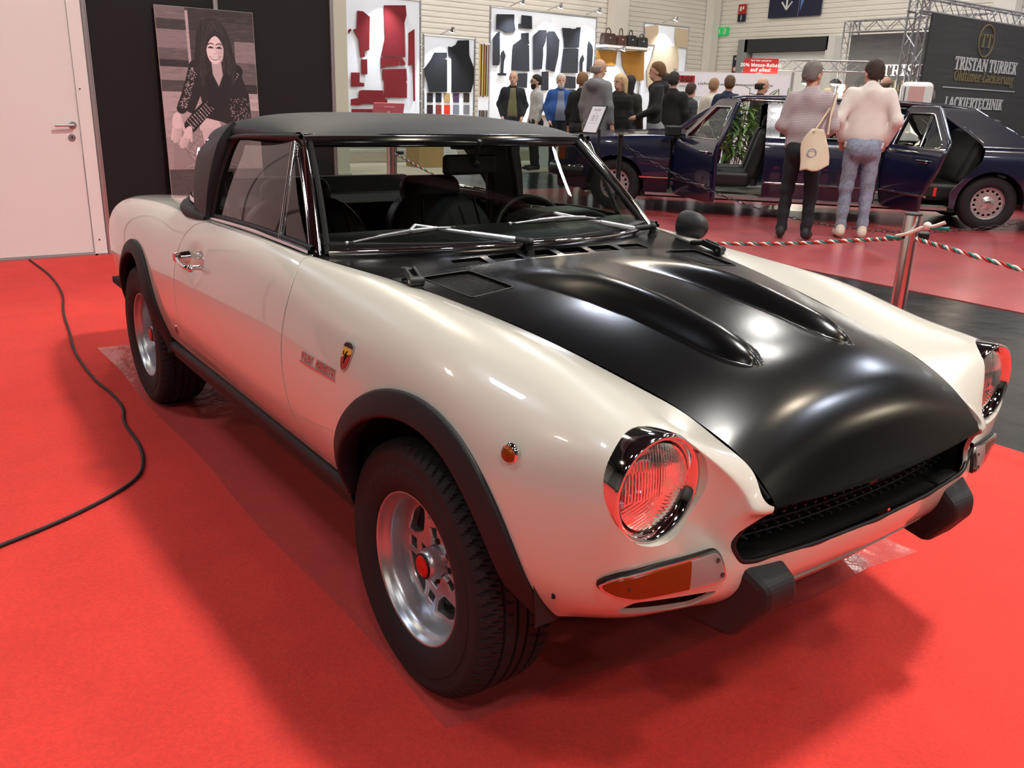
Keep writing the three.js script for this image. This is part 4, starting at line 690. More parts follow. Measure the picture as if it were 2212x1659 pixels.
// clear film under the roadster
{
  const front = z => interp([[-.885, .31], [.07, .268], [.46, .206], [.75, .176]], z);
  M.film = phy(0xf2eeee, .2, { transmission: .965, thickness: 0, ior: 1.48, bumpMap: clone(bumpMid, 5, 9), bumpScale: .0022 });
  const g = surf((u, v) => { const z = lerp(-.885, .75, u) , x = lerp(front(z), -3.24, v); const w = .0015 + .0022 * Math.abs(Math.sin(x * 23 + z * 17) * Math.sin(x * 9 - z * 31)) ; return [x + .01 * Math.sin(z * 12), .0065 + w * .55 + (v > .985 || v < .008 ? .003 : 0), z + .008 * Math.sin(x * 5)]; }, 70, 150);
  tag(mesh('plastic_film', g, M.film), 'clear plastic film spread on the red carpet under the roadster', 'film');
}
// cable on the carpet
tag(mesh('power_cable', tube([[-6.0, .013, .668], [-5.283, .013, .64], [-4.629, .013, .678], [-4.105, .013, .761], [-3.648, .013, .812], [-3.164, .013, .867], [-2.653, .013, .874], [-2.455, .013, .857], [-2.246, .013, .857], [-2.046, .013, .894], [-1.794, .013, .902], [-1.628, .013, .927], [-1.493, .013, .976], [-1.396, .013, 1.066], [-1.285, .013, 1.233], [-1.195, .013, 1.434], [-1.1, .013, 1.7], [-1.05, .013, 2.1]], .0065, 300, 8), std(0x191a1c, .6)), 'black power cable snaking over the red carpet from the stand door', 'cable');
// chrome barrier post with tricolour rope
function ropeStrands(pts, R, r, turns, names) {
  const c = new THREE.CatmullRomCurve3(pts.map(p => V3(...p))), L = c.getLength(), n = Math.ceil(L * 90);
  return [0, 1, 2].map(k => { const q = []; for (let i = 0; i <= n; i++) { const u = i / n, p = c.getPoint(u), t = c.getTangent(u), a = V3(0, 1, 0).cross(t).normalize(), b = t.clone().cross(a), ph = u * L * turns + k * 2.094; q.push(p.addScaledVector(a, R * Math.cos(ph)).addScaledVector(b, R * Math.sin(ph))); } return new THREE.TubeGeometry(new THREE.CatmullRomCurve3(q), n * 2, r, 6); });
}
const ROPEC = [std(0xe8e4dc, .6), std(0x1c8a80, .6), std(0xb01a1a, .6)], ROPEN = ['white_strand', 'green_strand', 'red_strand'];
function barrierPost(x, z, label) {
  const t = thing('barrier_post', label, 'barrier post', [x, .006, z], 0, 'chrome barrier posts');
  mesh('foot', lathe([[.0001, .03], [.03, .03], [.06, .022], [.15, .012], [.16, .004], [.16, 0], [.0001, 0]], 40), M.steel, t);
  mesh('tube', cyl(.032, .032, .76, [0, .41, 0], [0, 0, 0], 28), M.steel, t);
  mesh('head_tube', cyl(.036, .036, .115, [0, .835, 0], [0, 0, 0], 28), M.steel, t);
  mesh('head_cap', lathe([[.0001, .896], [.03, .896], [.036, .892], [.0365, .885]], 28), M.plastic, t);
  mesh('belt_clip', box(.05, .03, .07, [.03, .80, -.05], [0, .5, 0], .008), M.plastic, t);
  return t;
}
barrierPost(-.512, -2.0, 'chrome barrier post on the carpet edge beyond the bonnet');
barrierPost(-5.75, -2.35, 'chrome barrier post behind the roadster near the partition end');
{
  const mk = (label, pts) => { const t = thing('barrier_rope', label, 'rope', [0, 0, 0], 0, 'tricolour barrier ropes'); ropeStrands(pts, .0050, .0049, 62).forEach((g, k) => mesh(ROPEN[k], g, ROPEC[k], t)); return t; };
  const a = mk('red white and green twisted rope from the chrome post towards the limousine side', [[-.475, .80, -2.0], [-.72, .755, -2.01], [-1.2, .665, -2.04], [-1.8, .58, -2.08], [-2.6, .51, -2.14], [-3.4, .51, -2.19], [-4.2, .58, -2.25], [-5.1, .70, -2.31], [-5.71, .80, -2.35]]);
  mk('red white and green twisted rope running right from the chrome post', [[-.54, .80, -2.0], [-.3, .775, -1.98], [.1, .73, -1.97], [.6, .70, -1.97], [1.2, .72, -1.97], [2.0, .80, -1.97]]);
  const k = thing('rope_knot', 'knotted rope ends in white and green on the chrome post', 'rope');
  mesh('white_end', [tube([[-.55, .80, -1.96], [-.49, .82, -1.95], [-.44, .85, -1.96], [-.40, .86, -1.97], [-.36, .88, -1.98]], .008, 24, 6), ball(.017, [-.425, .858, -1.965])], ROPEC[0], k);
  mesh('green_end', tube([[-.42, .855, -1.965], [-.39, .852, -1.975], [-.34, .856, -1.985]], .008, 16, 6), ROPEC[1], k);
  mesh('green_loop', tube([[-.60, .79, -1.97], [-.545, .792, -1.958], [-.52, .80, -1.96]], .008, 12, 6), ROPEC[1], k);
}
// ---------------------------------------------------------------- car carpet stand at the far side
const CUT = {red:[[[-6.346,2.791],[-6.463,2.79],[-6.605,2.702],[-6.579,2.112],[-6.486,2.095],[-6.478,1.983],[-6.391,1.978],[-6.359,2.299],[-6.247,2.457],[-6.325,2.473]],[[-6.151,2.439],[-6.195,2.469],[-6.22,2.444],[-6.154,2.374]],[[-6.403,1.94],[-6.531,1.947],[-6.53,1.675],[-6.402,1.669]],[[-6.907,2.931],[-7.378,2.97],[-7.397,2.796],[-7.349,2.657],[-7.364,2.029],[-6.828,2.012],[-6.92,2.357]],[[-6.827,1.996],[-7.288,2.009],[-7.363,1.932],[-7.363,1.878],[-7.259,1.873],[-7.254,1.954],[-7.232,1.953],[-7.225,1.867],[-6.94,1.835],[-6.829,1.791]],[[-6.857,1.781],[-7.385,1.816],[-7.398,1.599],[-7.378,1.574],[-7.397,1.528],[-7.396,1.267],[-6.89,1.264],[-6.895,1.579],[-6.848,1.6]],[[-7.44,2.477],[-7.572,2.555],[-7.583,1.212],[-7.545,1.211],[-7.527,1.909],[-7.431,1.87]],[[-6.187,1.694],[-6.366,1.7],[-6.361,1.524],[-6.46,1.512],[-6.458,1.448],[-6.179,1.438]],[[-6.173,1.21],[-6.333,1.237],[-6.349,1.364],[-6.416,1.385],[-6.864,1.392],[-6.89,1.253],[-6.958,1.219],[-6.943,1.118],[-6.819,1.133],[-6.437,1.129],[-6.329,1.103],[-6.17,1.1]],[[-6.181,1.031],[-6.666,1.041],[-6.664,0.954],[-6.179,0.945]]],black:[[[-8.033,2.152],[-8.329,2.168],[-8.33,2.068],[-8.226,2.05],[-8.226,2.034],[-8.331,2.032],[-8.338,1.411],[-7.904,1.397],[-7.874,1.569],[-7.816,1.71],[-7.809,1.852],[-7.961,2.025]],[[-8.582,2.411],[-8.856,2.433],[-8.868,2.144],[-8.986,1.906],[-8.983,1.61],[-8.924,1.422],[-8.45,1.407],[-8.435,2.097],[-8.36,2.117],[-8.358,2.284],[-8.433,2.276],[-8.538,2.33]]],charcoal:[[[-9.53,2.98],[-9.981,3.008],[-9.988,2.85],[-10.027,2.705],[-9.98,2.652],[-9.768,2.638],[-9.701,2.682],[-9.533,2.69]],[[-10.179,3.011],[-10.446,3.012],[-10.466,2.755],[-10.107,2.755],[-10.094,2.833],[-10.177,2.839]],[[-9.465,2.52],[-9.543,2.611],[-9.621,2.653],[-9.642,2.061],[-9.622,1.986],[-9.473,1.978]],[[-9.668,2.237],[-9.732,2.29],[-9.791,2.181],[-9.75,2.067],[-9.738,1.84],[-9.824,1.831],[-9.816,1.785],[-9.603,1.784],[-9.595,1.822],[-9.682,1.838],[-9.69,2.089]],[[-10.178,2.653],[-10.379,2.674],[-10.384,2.554],[-10.406,2.455],[-10.356,2.439],[-10.401,2.424],[-10.434,1.896],[-9.961,1.901],[-9.973,2.404],[-10.183,2.541]],[[-10.516,2.638],[-10.664,2.748],[-10.835,2.765],[-10.871,2.737],[-10.848,2.532],[-10.786,2.401],[-10.795,2.248],[-10.776,1.963],[-10.534,1.939]],[[-10.888,2.743],[-11.08,2.751],[-11.232,2.582],[-11.217,2.27],[-11.132,1.921],[-10.898,1.968],[-10.911,2.357]],[[-11.294,2.838],[-11.537,2.847],[-11.556,2.835],[-11.7,2.85],[-11.698,2.876],[-11.825,2.885],[-11.802,2.46],[-11.367,2.435],[-11.357,2.59]],[[-11.358,2.413],[-11.793,2.438],[-11.805,1.924],[-11.312,1.908]],[[-11.857,2.225],[-11.924,2.321],[-11.979,2.231],[-11.937,2.149],[-11.939,1.881],[-12.052,1.872],[-12.048,1.826],[-11.824,1.823],[-11.828,1.863],[-11.894,1.879]],[[-12.068,2.621],[-12.187,2.536],[-12.226,2.431],[-12.215,1.961],[-12.082,1.968]],[[-10.13,1.844],[-10.384,1.86],[-10.381,1.558],[-10.108,1.575]],[[-10.779,1.911],[-10.961,1.919],[-10.984,1.526],[-10.783,1.519]],[[-11.333,1.856],[-11.748,1.841],[-11.766,1.592],[-11.351,1.591]],[[-11.554,1.558],[-11.768,1.565],[-11.794,1.047],[-11.626,1.044]]],beige:[[[-13.79,3.031],[-14.215,3.116],[-14.243,2.993],[-14.206,2.67],[-13.833,2.648]],[[-14.815,3.089],[-15.255,3.077],[-15.293,2.648],[-14.892,2.668],[-14.823,2.863]],[[-14.165,2.653],[-14.936,2.671],[-15.021,2.359],[-15.014,1.745],[-14.022,1.71],[-13.96,2.079],[-14.112,2.397]]],brown:[[[-12.329,2.437],[-12.966,2.46],[-12.955,2.364],[-12.937,2.143],[-12.356,2.116]],[[-13.103,2.467],[-13.828,2.508],[-13.881,1.848],[-13.429,1.831],[-13.154,2.154]]]};
const SWATCH = [[-7.881,1.377,-8.012,1.199],[-8.088,1.383,-8.216,1.204],[-8.286,1.389,-8.422,1.209],[-8.505,1.396,-8.644,1.214],[-8.762,1.404,-8.9,1.221],[-7.881,1.147,-8.013,0.966],[-8.09,1.152,-8.218,0.97],[-8.289,1.156,-8.425,0.973],[-8.509,1.162,-8.648,0.977],[-8.766,1.168,-8.905,0.982]];
const BX = -14.5;
M.board = std(0xe6ebf2, .35); M.pole = std(0xb8b9bb, .3, .9);
function flatZ(poly, depth, x) { // polygon given as [z, y], extruded towards +x
  const g = extr(poly.map(p => [-p[0], p[1]]), depth, 0); g.rotateY(Math.PI / 2); g.translate(x, 0, 0); return g; // shape x -> -z
}
function displayPanel(z0, z1, y0, y1, label, x = BX) {
  const t = thing('display_panel', label, 'display panel', [x, 0, (z0 + z1) / 2], 0, 'white display panels of the carpet stand'), w = Math.abs(z1 - z0);
  mesh('board', box(.015, y1 - y0, w - .05, [0, (y0 + y1) / 2, 0]), M.board, t);
  for (const s of [-1, 1]) mesh('pole', cyl(.02, .02, y1 + .03, [.0, (y1 + .03) / 2 + .0065, s * w / 2], [0, 0, 0], 12), M.pole, t);
  mesh('rail', rod([0, y1 + .01, -w / 2], [0, y1 + .01, w / 2], .016, 8), M.pole, t);
  for (let i = 0; i < 5; i++) for (const s of [-1, 1]) mesh('clamp', ball(.022, [.014, y0 + (y1 - y0) * (i + .5) / 5, s * w / 2], [1, 1, 1], 8), M.steel, t);
  return t;
}
displayPanel(-7.73, -6.10, .42, 3.06, 'white display panel carrying red carpet pieces');
displayPanel(-9.03, -7.80, .42, 2.45, 'lower white display panel with two black mats and swatches');
displayPanel(-12.32, -9.40, .45, 3.10, 'widest white display panel carrying charcoal carpet pieces');
displayPanel(-13.74, -12.39, .45, 2.45, 'white display panel with brown mats below the bag shelf');
displayPanel(-15.32, -13.80, .45, 3.11, 'white display panel carrying beige carpet pieces');
{ // narrow angled panel of trim samples
  const t = thing('sample_rack', 'narrow rack of hanging trim strips between two display panels', 'sample rack', [BX + .1, 0, -9.2]);
  mesh('back_board', box(.012, 2.0, .26, [0, 1.4, 0]), M.board, t); mesh('rack_pole', cyl(.015, .015, 2.4, [-.02, 1.2, 0], [0, 0, 0], 10), M.pole, t);
  const cs = [0xc8a24a, 0x3a2320, 0xd8c48a, 0x6b2a33, 0xb58a3a, 0x2a2a2a, 0xcbb27a, 0x57304a];
  cs.forEach((c, i) => mesh('trim_strip', box(.014, 1.05 - (i % 3) * .03, .022, [.014, 1.86, .105 - i * .03]), std(c, .6), t));
  [0x2f3d5a, 0x6a4a30, 0x20242c, 0x8a6a4a, 0x33485e].forEach((c, i) => mesh('leather_strip', box(.014, .5, .03, [.014, .82, .095 - i * .047]), std(c, .6), t));
}
const clothBump = clone(bumpFine, 4, 4);
const cutMat = { red: std(0x7c1a22, .95, 0, { bumpMap: clothBump, bumpScale: .004 }), black: std(0x14161b, .95, 0, { bumpMap: clothBump, bumpScale: .004 }), charcoal: std(0x2b2d33, .95, 0, { bumpMap: clothBump, bumpScale: .004 }), beige: std(0xb9a78c, .95), brown: std(0xa0702c, .95) };
const CUTL = {
  red: ['tall red carpet piece with a notched foot', 'tiny red carpet corner at the left panel edge', 'small red rectangle below the notched piece', 'largest red floor carpet at the panel top', 'red carpet strip with a slot under the largest piece', 'square red rear carpet below the slotted strip', 'long thin red sill carpet on the panel right', 'stepped red carpet piece low on the left', 'wide red carpet with two raised shoulders', 'lowest red carpet strip behind the pink sign'],
  black: ['black floor mat with a narrow neck on the left', 'taller black floor mat with a raised tab'],
  charcoal: ['charcoal piece at the top left of the wide panel', 'small charcoal piece second along the panel top', 'charcoal quarter-round piece at the left edge', 'thin charcoal pedal-shaped strip on the left', 'charcoal mat with a square neck', 'left half of the charcoal horseshoe', 'right half of the charcoal horseshoe', 'flared charcoal piece with a notched top', 'charcoal rectangle under the flared piece', 'thin charcoal pedal-shaped strip on the right', 'tall narrow charcoal piece at the right edge', 'charcoal rectangle behind the bearded man', 'upright charcoal strip between the two men', 'charcoal piece above the blue jacket', 'lowest charcoal strip beside the blue jacket'],
  beige: ['beige carpet corner at the panel top left', 'beige carpet corner at the panel top right', 'large beige floor carpet in the panel middle'], brown: ['brown mat left half under the bag shelf', 'brown mat right half under the bag shelf'],
};
for (const k of Object.keys(CUT)) CUT[k].forEach((poly, i) => {
  const t = mesh('carpet_piece', flatZ(poly, .012, BX + .038), cutMat[k]); tag(t, CUTL[k][i], 'carpet piece', k + ' carpet pieces on the display panels');
});
{
  const cols = [0x1c1416, 0x15161f, 0xb0905c, 0x4a3454, 0x352a24, 0x2c181c, 0x82302c, 0xd8341a, 0x767e8a, 0x78787c], nm = ['black-brown', 'blue-black', 'tan', 'purple', 'dark brown', 'wine black', 'red-brown', 'bright red', 'blue-grey', 'plain grey'];
  SWATCH.forEach(([z0, y0, z1, y1], i) => tag(mesh('carpet_swatch', box(.014, y0 - y1, Math.abs(z1 - z0), [BX + .02, (y0 + y1) / 2, (z0 + z1) / 2]), std(cols[i], .9)), nm[i] + ' carpet swatch in the ' + (i < 5 ? 'upper' : 'lower') + ' row under the black mats', 'swatch', 'carpet swatches'));
}
{ // small clip-on spots along the panel tops
  for (const [z, y, w] of [[-8.2, 2.5, 'above the two black mats'], [-9.9, 3.16, 'at the left end of the widest panel'], [-10.9, 3.16, 'in the middle of the widest panel'], [-12.0, 3.16, 'at the right end of the widest panel'], [-12.8, 2.42, 'above the brown mats under the bag shelf'], [-14.4, 3.17, 'above the beige carpet pieces'], [-6.9, 3.12, 'above the red carpet pieces']]) {
    const t = thing('clip_spot', 'small clip-on spotlight ' + w, 'spotlight', [BX, y, z], 0, 'clip-on spotlights of the carpet stand');
    mesh('arm', rod([0, 0, 0], [.45, .1, 0], .01, 6), M.pole, t); mesh('shade', tf(new THREE.CylinderGeometry(.03, .06, .08, 14), [.45, .08, 0], [0, 0, -.5]), M.steel, t);
    const em = mesh('bulb_face', tf(new THREE.CylinderGeometry(.052, .052, .008, 14), [.43, .038, 0], [0, 0, -.5]), std(0x000000, 1, 0, { emissive: 0xeef4ff, emissiveIntensity: 8 }), t);
    const L = new THREE.SpotLight(0xeaf2ff, 9, 6, .75, .8, 2); L.position.set(.44, .02, 0); L.target.position.set(.05, -1.2, 0); L.castShadow = true; t.add(L, L.target);
  }
}
{ // bag shelf with four bags
  const t = thing('bag_shelf', 'white wall shelf carrying four dark handbags', 'shelf', [BX + .16, 2.50, -13.05]);
  mesh('shelf_board', box(.34, .05, 1.42, [0, .03, 0]), M.panelWhite, t); mesh('bracket', box(.3, .04, .04, [0, -.01, .6]), M.pole, t); mesh('bracket', box(.3, .04, .04, [0, -.01, -.6]), M.pole, t);
  const bag = (z, w, h, c, hh, label) => { const b = thing('handbag', label, 'handbag', [BX + .16, 2.556, z], 0, 'handbags on the shelf'); const P = roundPoly([[-w / 2, 0], [w / 2, 0], [w * .42, h], [-w * .42, h]], .03); const g = extr(P, .12, .015); g.rotateY(Math.PI / 2); g.translate(-.06, .016, 0); mesh('bag_body', g, std(c, .5), b); mesh('bag_handle', tube([[0, h, -w * .2], [0, h + hh * .7, -w * .17], [0, h + hh, 0], [0, h + hh * .7, w * .17], [0, h, w * .2]], .012, 24, 6), std(c, .5), b); mesh('bag_clasp', box(.008, .03, .05, [.08, h * .7, 0]), M.steel, b); };
  bag(-12.55, .37, .22, 0x3a2620, .14, 'brown boxy handbag leftmost on the shelf'); bag(-12.94, .25, .2, 0x4a2a26, .18, 'small reddish brown handbag second on the shelf'); bag(-13.25, .26, .22, 0x1b1b1e, .14, 'black handbag third on the shelf'); bag(-13.60, .30, .2, 0x22242c, .1, 'wide navy-black handbag rightmost on the shelf');
}
{ // pink sign on a slim post, cream pillar, cartons
  const t = thing('sign_stand', 'pink sign board on a slim pink post before the carpet stand', 'sign', [-11.9, .006, -5.6]);
  mesh('post', box(.04, 1.06, .05, [0, .53, 0]), std(0xd89a98, .6), t); mesh('foot', box(.3, .012, .3, [0, .006, 0]), std(0xd89a98, .6), t);
  mesh('sign_board', box(.03, .16, .56, [.02, 1.1, 0], [0, 0, -.3]), std(0xe0707a, .5), t); mesh('sign_line', box(.004, .012, .2, [.045, 1.115, 0], [0, 0, -.3]), std(0xf3c4c4, .5), t);
  const p = thing('pillar', 'cream square pillar beside the aluminium end post', 'pillar', [-12.1, .003, -4.82]); mesh('shaft', box(.22, 4.2, .22, [0, 2.1, 0]), std(0xcfc9b4, .7), p); mesh('base_plate', box(.26, .05, .26, [0, .025, 0]), std(0xbab4a0, .7), p);
  const box1 = (x, z, w, h, d, c, l, y = .006, tape) => { const b = thing('carton', l, 'carton', [x, y, z], 0, 'cartons of the carpet stand'); mesh('carton_body', box(w, h, d, [0, h / 2, 0], [0, 0, 0], .004), std(c, .85), b); mesh('tape', box(w + .002, .006, .05, [0, h - .002, 0]), std(0xc9b68a, .5), b); };
  box1(-13.5, -7.25, .5, .52, .55, 0xa88a5c, 'brown cardboard carton standing before the panels');
  for (let k = 0; k < 5; k++) box1(-13.9, -7.9 - (k % 2) * .02, .4, .125, .42, 0xd3d6da, ['lowest', 'second', 'middle', 'fourth', 'topmost'][k] + ' white carton in the left stack on the beige carpet', .006 + k * .127);
  for (let k = 0; k < 5; k++) box1(-13.7, -9.2 - (k % 2) * .02, .4, .125, .42, 0xcfd3d8, ['lowest', 'second', 'middle', 'fourth', 'topmost'][k] + ' white carton in the right stack behind the visitors', .006 + k * .127);
  const c = thing('counter', 'white counter with a pale wooden top behind the grey hoodie', 'counter', [-13.2, .006, -10.6]); mesh('front', box(.5, .98, 1.3, [0, .49, 0]), M.panelWhite, c); mesh('worktop', box(.6, .035, 1.4, [0, 1.0, 0], [0, 0, 0], .006), std(0xc9a676, .5), c);
}
// ---------------------------------------------------------------- people: smooth fields meshed by surface nets
function nets(f, lo, hi, cell) {
  const n = [0, 1, 2].map(k => Math.ceil((hi[k] - lo[k]) / cell) + 1), [nx, ny, nz] = n, V = new Float32Array(nx * ny * nz);
  const id = (i, j, k) => (i * ny + j) * nz + k;
  for (let i = 0; i < nx; i++) for (let j = 0; j < ny; j++) for (let k = 0; k < nz; k++) V[id(i, j, k)] = f(lo[0] + i * cell, lo[1] + j * cell, lo[2] + k * cell);
  const vi = new Int32Array(nx * ny * nz).fill(-1), pos = [], idx = [];
  for (let i = 0; i < nx - 1; i++) for (let j = 0; j < ny - 1; j++) for (let k = 0; k < nz - 1; k++) {
    let c = 0, sx = 0, sy = 0, sz = 0, m = 0; const v = [];
    for (let q = 0; q < 8; q++) { const w = V[id(i + (q & 1), j + (q >> 1 & 1), k + (q >> 2))]; v.push(w); if (w < 0) m++; }
    if (!m || m === 8) continue;
    for (const [a, b] of NE) if ((v[a] < 0) !== (v[b] < 0)) { const t = v[a] / (v[a] - v[b]); sx += (a & 1) + ((b & 1) - (a & 1)) * t; sy += (a >> 1 & 1) + ((b >> 1 & 1) - (a >> 1 & 1)) * t; sz += (a >> 2) + ((b >> 2) - (a >> 2)) * t; c++; }
    vi[id(i, j, k)] = pos.length / 3; pos.push(lo[0] + (i + sx / c) * cell, lo[1] + (j + sy / c) * cell, lo[2] + (k + sz / c) * cell);
  }
  const quad = (a, b, c, d, fl) => { if (a < 0 || b < 0 || c < 0 || d < 0) return; fl ? idx.push(a, b, c, a, c, d) : idx.push(a, c, b, a, d, c); };
  for (let i = 1; i < nx - 1; i++) for (let j = 1; j < ny - 1; j++) for (let k = 1; k < nz - 1; k++) {
    const s = V[id(i, j, k)] < 0;
    if (s !== V[id(i + 1, j, k)] < 0) quad(vi[id(i, j - 1, k - 1)], vi[id(i, j, k - 1)], vi[id(i, j, k)], vi[id(i, j - 1, k)], s);
    if (s !== V[id(i, j + 1, k)] < 0) quad(vi[id(i - 1, j, k - 1)], vi[id(i - 1, j, k)], vi[id(i, j, k)], vi[id(i, j, k - 1)], s);
    if (s !== V[id(i, j, k + 1)] < 0) quad(vi[id(i - 1, j - 1, k)], vi[id(i, j - 1, k)], vi[id(i, j, k)], vi[id(i - 1, j, k)], s);
  }
  const g = new THREE.BufferGeometry(); g.setAttribute('position', new THREE.Float32BufferAttribute(pos, 3)); g.setIndex(idx); g.computeVertexNormals(); return uvm(g);
}
const NE = [[0, 1], [2, 3], [4, 5], [6, 7], [0, 2], [1, 3], [4, 6], [5, 7], [0, 4], [1, 5], [2, 6], [3, 7]];
const cap = (a, b, ra, rb, flat = 1) => { const dx = b[0] - a[0], dy = b[1] - a[1], dz = (b[2] - a[2]) / flat, L = dx * dx + dy * dy + dz * dz || 1e-6; return (x, y, z) => { const px = x - a[0], py = y - a[1], pz = (z - a[2]) / flat, t = clamp((px * dx + py * dy + pz * dz) / L, 0, 1); return Math.sqrt((px - dx * t) ** 2 + (py - dy * t) ** 2 + (pz - dz * t) ** 2) - lerp(ra, rb, t); }; };
const ell = (c, r) => { const m = Math.min(...r); return (x, y, z) => { const a = (x - c[0]) / r[0], b = (y - c[1]) / r[1], d = (z - c[2]) / r[2], q = Math.sqrt(a * a + b * b + d * d); return (q - 1) * m; }; };
const blend = (fs, k) => (x, y, z) => { let d = fs[0](x, y, z); for (let i = 1; i < fs.length; i++) { const e = fs[i](x, y, z), h = clamp(.5 + .5 * (d - e) / k, 0, 1); d = d + (e - d) * h - k * h * (1 - h); } return d; };
// figure faces +z, feet at y = 0, natural height 1.76 m
const ARMS = {
  down: [[.225, 1.15, -.02], [.24, .90, .05]], pocket: [[.25, 1.16, -.07], [.19, .95, .06]], front: [[.24, 1.14, -.02], [.12, 1.02, .20]], phone: [[.25, 1.15, .0], [.16, 1.05, .24]], behind: [[.27, 1.17, -.10], [.10, .98, -.14]], hip: [[.33, 1.17, -.05], [.20, 1.03, .08]],
};
function person(o) {
  const S = (o.h || 1.76) / 1.76, t = thing('person', o.label, 'person', [o.x, o.y ?? .009, o.z], o.yaw, o.group);
  const g = new THREE.Group(); const put = (n, geo, m) => { geo.scale(S, S, S); return mesh(n, geo, m, t); };
  const far = o.far ?? true, c1 = far ? .026 : .015, c2 = far ? .015 : .0075, st = o.stance ?? .11, lean = o.lean ?? 0, W = o.w ?? 1, belly = o.belly ?? 0;
  const sh = y => lean * Math.max(0, y - .95);                       // forward lean of the upper body
  const [aL, aR] = [ARMS[o.armL || 'down'], ARMS[o.armR || o.armL || 'down']];
  const arm = s => { const A = s > 0 ? aL : aR; const fix = p => [s * p[0] * W, p[1], p[2] + sh(p[1])]; return { s: [s * .165 * W, 1.41, sh(1.41) - .01], e: fix(A[0]), w: fix(A[1]) }; };
  const L = arm(1), R = arm(-1), hy = 1.625, hz = .035 + sh(1.6) + (o.nod ?? 0) * .05, tr = o.turn ?? 0, ct = Math.cos(tr), stn = Math.sin(tr);
  // head space: turn about the neck
  const H = p => { const x = p[0], z = p[2] - .035; return [x * ct + z * stn, p[1] - (o.nod ?? 0) * .02, -x * stn + z * ct + hz]; };
  const HD = f => (x, y, z) => { const zz = z - hz; return f(x * ct - zz * stn, y + (o.nod ?? 0) * .02, x * stn + zz * ct + .035); };
  const hand = a => { const d = V3(a.w[0] - a.e[0], a.w[1] - a.e[1], a.w[2] - a.e[2]).normalize(), p = (k, off = 0, u = 0) => [a.w[0] + d.x * k + u, a.w[1] + d.y * k, a.w[2] + d.z * k + off]; const fs = [cap(p(-.02), p(.07), .026, .032, 1)]; for (let i = 0; i < 4; i++) { const o1 = -.03 + i * .02; fs.push(cap(p(.06, o1), p(.135 - Math.abs(i - 1.4) * .012, o1 * .9, -Math.sign(a.w[0]) * .02), .0105, .0085)); } fs.push(cap(p(.02, .02), p(.075, .055), .012, .009)); return fs; };
  const skin = std(o.skin ?? 0xc79a82, .55);
  const skull = [HD(ell([0, hy + .035, .02], [.076, .098, .096])), HD(ell([0, hy - .045, .045], [.056, .07, .062])), HD(cap([0, hy + .0, .118], [0, hy - .028, .134], .010, .014)), HD(ell([.078, hy - .008, .01], [.012, .03, .02])), HD(ell([-.078, hy - .008, .01], [.012, .03, .02])), HD(cap([-.022, hy - .072, .096], [.022, hy - .072, .096], .009, .009))];
  const neckA = [0, 1.44, sh(1.44) - .01];
  const bodyF = blend([...skull, cap(neckA, H([0, hy - .05, .01]), .058, .054), cap([0, 1.30, sh(1.3)], [0, 1.0, 0], .11, .10, .7), cap(L.s, L.e, .035, .03), cap(L.e, L.w, .03, .024), cap(R.s, R.e, .035, .03), cap(R.e, R.w, .03, .024), ...hand(L), ...hand(R), cap([st * .8, .9, 0], [st, .12, 0], .05, .035), cap([-st * .8, .9, 0], [-st, .12, 0], .05, .035)], .016);
  put('body', nets(bodyF, [-.42, .06, -.32], [.42, 1.80, .42], far ? .02 : .0095), skin);
  // top: torso, arms, collar
  const tw = .03 + (o.bulk ?? 0), shx = .165 * W, hem = o.hem ?? .92, fl = .68;
  const top = [cap([-.085 * W, 1.35, sh(1.35)], [.085 * W, 1.35, sh(1.35)], .098 + tw * .6, .098 + tw * .6, fl + .06), ...[-1, 1].map(s => cap([s * .075 * W, 1.34, sh(1.34)], [s * .06 * W, 1.10, sh(1.1) + .005], .092 + tw * .6, .09 + tw * .7, fl + .05)), cap([0, 1.38, sh(1.38)], [0, 1.0, .005], .10 + tw * .5, .10 + tw * .5, fl + .05), cap([-.06 * W, 1.12, sh(1.12) + .01], [.06 * W, 1.12, sh(1.12) + .01], .092 + tw + belly * .3, .092 + tw + belly * .3, fl + belly), cap([-.065 * W, hem + .08, .005], [.065 * W, hem + .08, .005], .10 + tw, .10 + tw, fl + .04 + belly * .6), cap([0, 1.42, sh(1.42) - .015], [0, 1.475, sh(1.47) - .005], .085 + (o.hood ? .025 : 0), .066),
    ...[L, R].flatMap(a => [cap(a.s, a.e, .056 + tw * .3, .046 + tw * .25), cap(a.e, a.w, .046 + tw * .25, .036 + tw * .15)])];
  if (o.hood) top.push(ell([0, 1.44, sh(1.44) - .095], [.12, .075, .07]), cap([-.10, 1.45, sh(1.45) + .0], [0, 1.43, sh(1.43) + .085], .028, .024), cap([.10, 1.45, sh(1.45)], [0, 1.43, sh(1.43) + .085], .028, .024));
  const rib = o.puffer ? .008 : 0, topB = blend(top, .05), wr = o.wrinkle ?? .004;
  const topF = (x, y, z) => { const b = topB(x, y, z) + rib * Math.abs(Math.sin(y * 42)) - rib * .5 + wr * Math.sin(y * 31 + x * 17) * Math.sin(z * 23 + y * 13 + x * 29); return Math.max(b, hem + .015 * Math.sin(x * 9) - y); };
  const tm = o.topMat || std(o.top, .85);
  put('top', nets(topF, [-.44, hem - .06, -.36], [.44, 1.56, .40], c1 * .85), tm);
  if (o.open) { // open jacket: shirt panel in front
    const sf = (x, y, z) => Math.max(topB(x * 1.15, y, z - .012) - .004, Math.abs(x) - (.055 + .04 * sstep(1.45, 1.0, y)), .02 - z + sh(y), hem + .02 - y, y - 1.46);
    put('shirt_front', nets(sf, [-.2, hem - .03, -.05], [.2, 1.52, .34], c1 * .7), std(o.open, .8)); }
  if (o.strap) put('collar', tf(new THREE.TorusGeometry(.062, .012, 8, 24), [0, 1.475, sh(1.47) - .002], [Math.PI / 2 - .2, 0, 0]), std(o.strap, .8));
